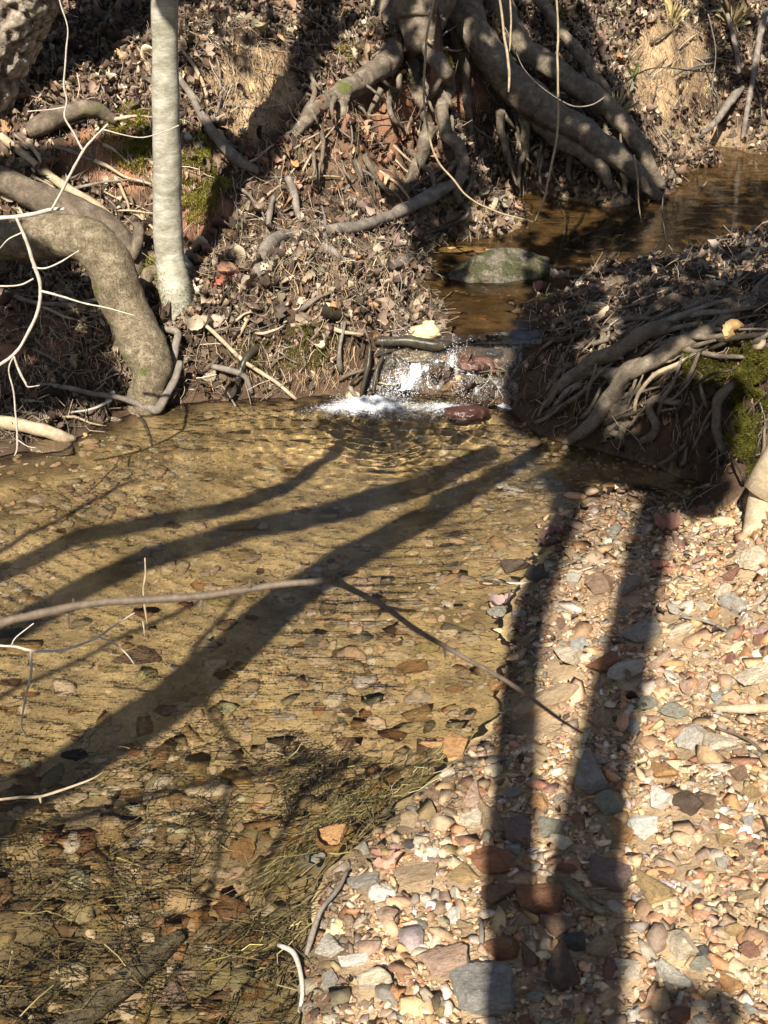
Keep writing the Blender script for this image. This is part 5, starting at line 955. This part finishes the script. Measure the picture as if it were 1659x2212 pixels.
# ------------------------------------------------------------------ twigs in the air
TWS = .78
def twig_tree(name, paths, m_, Y, label, cat='twig', thorns=0, **k):
    paths = [[(q[0], q[1], q[2]*TWS, *q[3:]) for q in p] for p in paths]; e = empty(name, tuple(qp([paths[0][0]], Y)[0, :3]), label, cat); main = qp(paths[0], Y)
    tube_obj('stem', [main], m_, e, sides=10, step=.008, lump=.16, lf=60, wob=.004, **k)
    for p in paths[1:]: tube_obj('side_twig', [qp(p, Y)], m_, e, sides=7, step=.008, lump=.2, lf=70, wob=.004)
    return e, main
twig_tree('bare_twig', [[(-60,472,13,3.05),(20,468,12,3.05),(70,462,12,3.06),(110,455,11,3.07),(138,455,9,3.07)],[(36,470,9),(52,505,10),(68,560,11),(82,600,11),(86,628,10),(82,665,10),(68,705,9),(40,755,9),(0,788,9),(-40,810,9)],[(86,628,8),(130,640,6),(180,655,5),(235,665,4),(290,680,3)],
 [(68,575,6),(95,578,5),(130,565,5),(170,543,3)],[(70,600,5),(40,615,5),(0,617,5),(-30,612,5)],[(48,500,4),(20,515,4),(0,535,3)],[(30,768,7),(42,800,7),(55,828,6),(60,836,4),(85,832,3)],[(112,455,7),(125,430,7),(150,380,8),(180,325,8),(205,295,7),(232,268,5)],
 [(180,325,7),(160,285,6),(140,250,6),(145,215,5),(138,180,5),(142,110,5),(145,60,4),(128,0,4),(120,-60,4)],[(222,280,4),(260,290,3),(310,295,3),(350,285,3),(385,270,3)],[(140,230,4),(110,235,3),(60,240,3)],[(30,768,4),(20,800,4),(30,860,5),(36,960,6),(30,985,3)],[(34,950,4),(60,965,3),(85,968,2)]],
 M_white, 3.05, 'bare white forked twig reaching in from the left edge')
twig_tree('bare_twig', [[(-40,1385,7),(0,1393,7),(35,1395,7),(68,1403,8),(130,1402,8),(175,1388,7),(215,1372,7),(250,1350,5),(290,1325,4)],[(66,1403,7),(68,1450,7),(58,1500,6),(48,1550,6),(50,1575,4),(62,1592,3)],[(215,1372,5),(250,1390,5),(275,1415,4),(290,1437,3)],[(25,1395,4),(35,1375,4),(75,1345,3)],[(58,1500,4),(40,1515,3),(10,1520,3)]],
 M_white, 1.95, 'thin white forked twig hanging over the left pool')
twig_tree('bare_twig', [[(-40,1732,8),(0,1725,8),(45,1720,8),(85,1720,8),(130,1708,7),(180,1690,6),(205,1678,5),(224,1666,3)],[(83,1720,8),(86,1733,6)]], M_tan, 1.7, 'short pinkish-white twig over the lower left shadow')
twig_tree('bare_twig', [[(318,1345,5),(312,1300,6),(310,1265,5),(314,1240,5),(313,1203,4)],[(308,1340,4),(312,1372,3)]], M_tan, 1.4, 'small upright pale twig behind the thorny branch')
e, mn = twig_tree('thorny_branch', [[(-120,1395,34),(-40,1368,30),(20,1345,27),(60,1336,26),(130,1322,24),(200,1310,23),(260,1304,22),(330,1300,22),(430,1290,22),(480,1280,20),(560,1268,19),(620,1262,18),(690,1260,20),(722,1258,24),(760,1278,19),(830,1315,16),(900,1362,16),(960,1395,15),(1020,1430,14),(1090,1470,13),(1150,1512,12),(1210,1555,10),(1256,1583,6)]], M_twig, .82, 'long blurred brown thorny branch crossing the pool in front', 'branch')
for (a, b_, c_, d_) in [(145,1325,150,1358),(160,1316,158,1292),(720,1258,722,1228),(825,1315,815,1335),(825,1310,885,1318),(960,1392,962,1425),(1050,1448,1047,1472),(540,1268,540,1250),(310,1300,300,1275),(435,1295,436,1320),(60,1336,45,1325),(1130,1500,1142,1490)]:
    tube_obj('thorn', [qp([(a, b_, 9), ((a+c_)/2, (b_+d_)/2, 6), (c_, d_, 1.5)], .82)], M_twig, e, sides=7, step=.003, lump=.05)
VN = [([(945,-40,6),(925,60,7),(916,150,7),(918,240,7),(928,300,6),(945,345,6),(975,385,6),(1010,425,5),(1060,452,5),(1105,468,5),(1150,480,4)], 4.9, M_tan, 'pale vine hanging from the top and looping out over the stream'),
 ([(1072,-40,7),(1085,40,8),(1092,90,8),(1100,150,8),(1098,200,6)], 5.0, M_white, 'pale hanging stem ending in front of the big root'), ([(1100,-40,5),(1105,60,6),(1100,110,5)], 5.05, M_white, 'short pale stem right beside the hanging one'),
 ([(1200,-40,6),(1206,60,7),(1206,150,7),(1206,230,7),(1202,300,7),(1190,360,7),(1175,430,6),(1155,478,4)], 4.9, M_white, 'long pale stem hanging straight down in front of the big root'),
 ([(1370,335,6),(1376,380,6),(1380,430,5),(1386,482,3)], 5.4, M_white, 'thin pale stem standing over the dark stream'), ([(1300,-30,4),(1292,20,4),(1285,60,4)], 5.2, M_dead, 'thin grey stem at the top edge right of the big roots'),
 ([(1530,30,4),(1545,110,4),(1540,200,4),(1550,300,3)], 6.0, M_dead, 'slender dark stem in front of the far bank'), ([(1440,520,3),(1430,460,4),(1440,390,3),(1470,330,3)], 5.2, M_dead, 'slender dark sprig leaning over the upper stream'),
 ([(1090,60,3),(1150,170,3),(1260,230,4),(1400,150,4),(1560,160,3)], 5.3, M_dead, 'thin dark twig arching in front of the clay bank'), ([(120,10,5),(140,80,5),(150,150,4)], 4.6, M_green, 'green briar stem at the top left beside the pine')]
for p, Y_, m_, lb in VN[:-1]: thing_tube('hanging_stem', [qp([(q_[0], q_[1], q_[2]*.72) for q_ in p], Y_)], M_tan if m_ == M_white else m_, lb, 'stem', sides=7, step=.02, lump=.12, lf=30, wob=.004)
# ------------------------------------------------------------------ green plants and dry grass at the top right
def plant(px, py, n_, L, colr, label, cat, name, wd=.1):
    g = G(px, py)[0]; base = leaf_template(7, 3, 7); V_ = np.tile([0, 0, 1.], (n_, 1)); an = rng.uniform(0, 6.28, n_); tl = rng.uniform(.2, 1.1, n_)
    yv = np.stack([np.cos(an)*np.sin(tl), np.sin(an)*np.sin(tl), np.cos(tl)], 1); xv = np.stack([-np.sin(an), np.cos(an), 0*an], 1); Rm = np.stack([xv, yv, np.cross(xv, yv)], 2)
    tt = LT.copy(); tt[:, :, 1] += .5; s = L*rng.uniform(.6, 1.1, n_); V, Fs, cc = scatter(tt, LF, np.zeros((n_, 3)), Rm, np.stack([s*wd*2, s, s*.25], 1), np.clip(np.array(colr)*(1+rng.normal(0, .2, (n_, 1))), .01, .8))
    o = mesh(name, V, Fs, M_green, col=cc); o.location = g; return tag(o, label, cat)
plant(1195,45,16,.12,(.20,.22,.05),'small green fern between the roots at the top','fern','fern',.14); plant(1362,180,8,.13,(.22,.28,.08),'tuft of green blades left of the tan clay bank','plant','grass_tuft'); plant(1545,130,7,.09,(.20,.27,.08),'few green leaves hanging at the right of the clay bank','plant','leafy_plant',.16)
plant(110,145,8,.07,(.35,.38,.22),'pale green leaves beside the pine at the top left','plant','leafy_plant',.25); plant(1450,60,34,.16,(.50,.40,.20),'dry straw-coloured grass tuft above the tan clay bank','grass','grass_tuft',.05); plant(1580,60,34,.18,(.48,.38,.2),'dry grass tuft near the upper right corner','grass','grass_tuft',.05)
plant(1330,250,26,.14,(.52,.42,.22),'dry grass tuft at the left foot of the clay bank','grass','grass_tuft',.05); plant(1240,570,18,.12,(.16,.13,.08),'dark dry sprigs at the edge of the right bank','plant','dry_plant',.05); plant(1300,830,22,.05,(.22,.22,.10),'tiny green seedlings on the sunlit forked root','plant','seedling',.18)

# ------------------------------------------------------------------ trees out of view that throw the shadows
def cast(pts, z, t0, t1, wscale=1.0):
    out = []
    for i, (a, b_, w_) in enumerate(pts):
        g = P(a, b_, z); t_ = t0+(t1-t0)*i/(len(pts)-1); out.append([*(g-S*t_), w_/2/pxm(g)*wscale])
    return np.array(out)
def upright(pts, z, yb, lean=0):
    out = []; g0 = P(pts[0][0], pts[0][1], z); g1 = P(pts[-1][0], pts[-1][1], z); d_ = (g1-g0)/(g1-g0)[1]; b_ = g0+d_*(yb-g0[1]); out.append([*b_[:2], z-.1, pts[0][2]*.5/pxm(g0)*1.2])
    for (a, c_, w_) in pts:
        g = P(a, c_, z); t_ = (g[1]-yb)/S[1]; out.append([*(g-S*t_), w_/2/pxm(g)])
    g = out[-1]; h_ = out[-2]; out.append([g[0]+(g[0]-h_[0])*2, g[1]+(g[1]-h_[1])*2, g[2]+(g[2]-h_[2])*2, g[3]*.6]); return np.array(out)
p = upright([(1118,2250,150),(1100,1950,122),(1108,1700,106),(1116,1500,92),(1140,1330,80),(1185,1190,72),(1225,1080,66)], .07, -.75)
limb_tree('shade_tree', tuple(p[0, :3]), 'bare tree behind the viewer casting the left stripe on the gravel', [p]+bare_branches(p[-3:], 4, 1.2, .02, .6), M_root, step=.05)
p = upright([(1258,2250,170),(1258,1950,156),(1290,1700,140),(1330,1500,126),(1370,1330,108),(1395,1190,94),(1420,1080,90)], .08, -1.5)
limb_tree('shade_tree', tuple(p[0, :3]), 'bare tree behind the viewer casting the right stripe on the gravel', [p]+bare_branches(p[-3:], 4, 1.2, .02, .6), M_root, step=.05)
W1 = cast([(-160,1850,96),(0,1735,92),(120,1672,92),(250,1585,90),(400,1490,90),(510,1400,84),(610,1310,78),(720,1230,70),(830,1175,62),(920,1125,56),(1030,1060,46),(1110,1015,34),(1180,980,22)], -.06, 3.3, 3.1, 1.4)
W2b = cast([(-160,1440,56),(0,1372,52),(100,1315,50),(200,1262,46),(310,1218,46),(420,1182,46),(560,1145,44),(700,1115,46),(820,1080,48),(940,1040,46),(1060,985,34)], -.06, 3.4, 3.1, 1.6)
W3 = cast([(-160,1290,40),(0,1245,36),(100,1200,36),(200,1162,34),(310,1138,32),(420,1118,34),(500,1098,34),(580,1070,28),(660,1025,22),(740,960,16)], -.06, 3.5, 3.15, 1.6)
W4 = cast([(-40,1230,12),(100,1150,12),(200,1095,10),(300,1040,8)], -.06, 2.75, 2.75, 1.4); W5 = cast([(430,1300,14),(415,1400,16),(400,1450,14),(460,1550,14),(520,1640,14),(490,1730,14),(440,2000,16)], -.05, 2.9, 2.7); W6 = cast([(690,1640,16),(670,1700,26),(620,1800,18),(560,1880,14)], -.05, 2.8, 2.7)
tb = np.array([-3.3, -2.6, .6])
top = [W1[0, :3], W2b[0, :3], W3[0, :3]]
mid = np.array([W2b[0, 0]-.5, W2b[0, 1]-.6, W2b[0, 2]-.35])
tr_ = np.array([[*tb, .13], [*(tb*.6+mid*.4+np.array([0, .05, .1])), .11], [*(tb*.25+mid*.75), .09], [*mid, .075]])
lt = limb_tree('shade_tree', tuple(tb), 'leaning bare tree behind the viewer whose limbs shade the pool', [tr_], M_root, step=.05)
for q, r_ in ((W1, .05), (W2b, .045), (W3, .035), (W4, .012), (W5, .012), (W6, .012)):
    tube_obj('limb', [np.vstack([[[*mid, r_*.9]], q])], M_root, lt, sides=10, step=.05, lump=.1, wob=.01)
sm = mid+np.array([.4, .3, .1])
def dense(p, k): i = np.linspace(0, len(p)-1, k); return np.stack([np.interp(i, np.arange(len(p)), p[:, c_]) for c_ in range(3)], 1)
KEEP = np.vstack([dense(tp[:-2], 60), dense(pn[1:6], 30), dense(qp([(100,512,96,4.18),(205,530,100,4.16),(262,640,98,4.12),(312,750,104,4.08),(320,830,84,4.08)], 4.1), 20), dense(gp(D3([(760,850,38,.07),(640,880,34,.08),(590,950,38,.07),(540,1060,38,.06),(480,1160,34,.05)])), 12), dense(gp([(1345,850,5,.03),(1340,930,5,.03)]), 5), dense(gp([(1625,870,5,.02),(1640,960,5,.02),(1620,1040,5,.02)]), 9), dense(gp([(1600,760,5,.02),(1650,740,5,.02)]), 4)]); KR = np.r_[np.full(60, .09), np.full(30, .24), np.full(20, .1), np.full(12, .055), np.full(5, .05), np.full(9, .07), np.full(4, .05)]
EV = np.array([(.05,.07,.02),(.07,.09,.03),(.04,.05,.015)])
def crown(tree, polys, t0, t1, size):
    Ps = []
    for (poly, k, keepf) in polys:
        a = np.array(poly, float); x0, y0 = a.min(0); x1, y1 = a.max(0); X_ = rng.uniform(x0, x1, k); Y_ = rng.uniform(y0, y1, k); m = pip(X_, Y_, poly); X_, Y_ = X_[m], Y_[m]
        cl = fbm(np.stack([X_/keepf[1], Y_/keepf[1], 0*X_], 1), 3, 77); m = cl < keepf[0]; X_, Y_ = X_[m], Y_[m]; g = G(X_, Y_); g = g-S*rng.uniform(t0, t1, len(g))[:, None]; d_ = KEEP[None]-g[:, None]; al = d_@S; pr = np.sqrt(np.maximum((d_**2).sum(2)-al**2, 0)); Ps.append(g[~((pr < KR[None]) & (al > 0)).any(1)])
    p = np.vstack(Ps); n_ = len(p); V, Fs, cc = scatter(LT, LF, p-np.array(tree.location), frames(rng.normal(size=(n_, 3)), rng.uniform(0, 6.28, n_), np.full(n_, .3)), np.stack([rng.uniform(*size, n_)]*3, 1), colours(n_, EV, np.ones(3), .2))
    o = mesh('crown', V, Fs, M_green, tree, col=cc); return p.mean(0)
et = empty('added_evergreen', (1.9, -1.4, .3), 'evergreen tree added out of view to shade the right bank', 'tree')  # unseen tree added for shade, crown laid out up-sun of the right bank
c0 = crown(et, [([(1150,560),(1250,520),(1500,470),(1700,430),(1700,740),(1600,700),(1480,730),(1400,800),(1330,880),(1370,960),(1480,1070),(1260,1010),(1230,940),(1110,940),(1100,860),(1120,700)], 7600, (.62, 60)),
  ([(1440,840),(1600,850),(1570,930),(1540,1060),(1480,1085),(1380,1060),(1230,1030),(1240,985),(1360,960),(1420,900)], 3000, (.9, 60)), ([(1190,1040),(1260,1040),(1220,1110),(1190,1120)], 60, (.9, 50)), ([(1440,1010),(1600,1060),(1520,1110),(1400,1090)], 260, (.8, 60)), ([(1400,2150),(1600,2150),(1600,2230),(1400,2230)], 50, (.3, 60))], 3.6, 4.8, (.05, .085))
tube_obj('trunk', [np.array([[1.9, -1.4, .2, .09], [1.85, -.9, 1.5, .08], [1.4, -.2, 2.6, .06], [c0[0]+.2, c0[1], c0[2], .03]])], M_root, et, sides=10, step=.05)
et2 = empty('added_evergreen', (2.4, .6, .4), 'evergreen tree added out of view to dapple the big roots', 'tree')  # added unseen tree, its leaves placed to dapple the roots and stream
c0 = crown(et2, [([(900,420),(1000,300),(1010,200),(1120,230),(1240,330),(1330,400),(1430,430),(1660,420),(1700,560),(1200,610),(930,640),(900,560)], 4200, (.12, 75)), ([(800,-20),(1240,-20),(1440,400),(1150,330),(1000,200),(860,260)], 5000, (.16, 42)), ([(1500,-20),(1700,-20),(1700,300),(1560,240)], 700, (.1, 60)), ([(880,380),(960,420),(880,500),(840,440)], 120, (.5, 60)), ([(1130,620),(1240,620),(1240,780),(1120,780)], 150, (0, 50))], 4.6, 5.6, (.06, .09))
tube_obj('trunk', [np.array([[2.4, .6, .3, .1], [2.3, 1.0, 2.0, .09], [1.6, 1.6, 3.4, .06], [c0[0], c0[1], c0[2], .03]])], M_root, et2, sides=10, step=.05)
et3 = empty('added_evergreen', (-3.4, .8, .8), 'evergreen tree added out of view to shade the leafy left bank', 'tree')  # added unseen tree, leaves placed to darken parts of the left bank
c0 = crown(et3, [([(390,-20),(700,-20),(640,160),(400,160)], 500, (-.05, 60)), ([(0,560),(230,560),(280,880),(0,900)], 2000, (.35, 60)), ([(400,520),(520,520),(520,620),(420,640)], 120, (.3, 60)), ([(600,860),(1000,900),(1000,1000),(640,960)], 200, (-.1, 60))], 3.8, 4.8, (.05, .08))
_g = G([548,568,595,625,655,682,705,725,742], [372,322,270,218,160,100,40,-20,-60]); _p = np.array([[*(g_-S*3.3), .06] for g_ in _g]); _p[:, :3] = np.array([np.convolve(np.r_[_p[0, i_], _p[:, i_], _p[-1, i_]], [.25, .5, .25], 'valid') for i_ in range(3)]).T
tube_obj('limb', [np.vstack([[[-3.0, 1.0, 2.0, .08], [-2.6, 1.4, 3.6, .07], [*(_p[0, :3]-S*1.6+np.array([-.1, 0, .1])), .06], [*(_p[0, :3]-S*.5), .058]], _p])], M_root, et3, sides=10, step=.05)  # extra unseen limb, added to strengthen the diagonal shadow on the bank
tube_obj('trunk', [np.array([[-3.4, .8, .5, .1], [-3.0, 1.0, 2.0, .09], [-2.2, 1.4, 3.2, .06], [c0[0], c0[1], c0[2], .03]])], M_root, et3, sides=10, step=.05)
# woods beyond the bank (mirrored in the stream)
for i, (x_, y_, r0) in enumerate([(-3.6,9.5,.16),(-1.5,11,.12),(.9,10.2,.2),(2.4,12.5,.14),(4.2,10.8,.22),(6.5,13,.18),(-6,12,.2),(3.2,15,.2),(-2.8,15,.18),(8,9,.2)]):
    zb = float(H(np.array([x_]), np.array([y_]))[0]); ax = up((x_, y_, zb-.2), (x_+random.uniform(-.5, .5), y_+random.uniform(-.3, .3), zb+9), r0, r0*.35)
    limb_tree('forest_tree', (x_, y_, zb), ['grey', 'slender grey', 'thick grey', 'mossy'][i % 4]+' bare tree in the woods beyond the bank', [ax]+bare_branches(ax, 7, 2.4, r0*.3), M_root, group='bare trees beyond the far bank', step=.2, sides=12)

# sunlight refracted by the two water surfaces (shadow caustics)
for o_ in sc.objects:
    if o_.type == 'MESH':
        if o_.name in ('pool_water', 'stream_water'): o_.cycles.is_caustics_caster = True
        elif o_.name not in ('cascade_water', 'foam'): o_.cycles.is_caustics_receiver = True
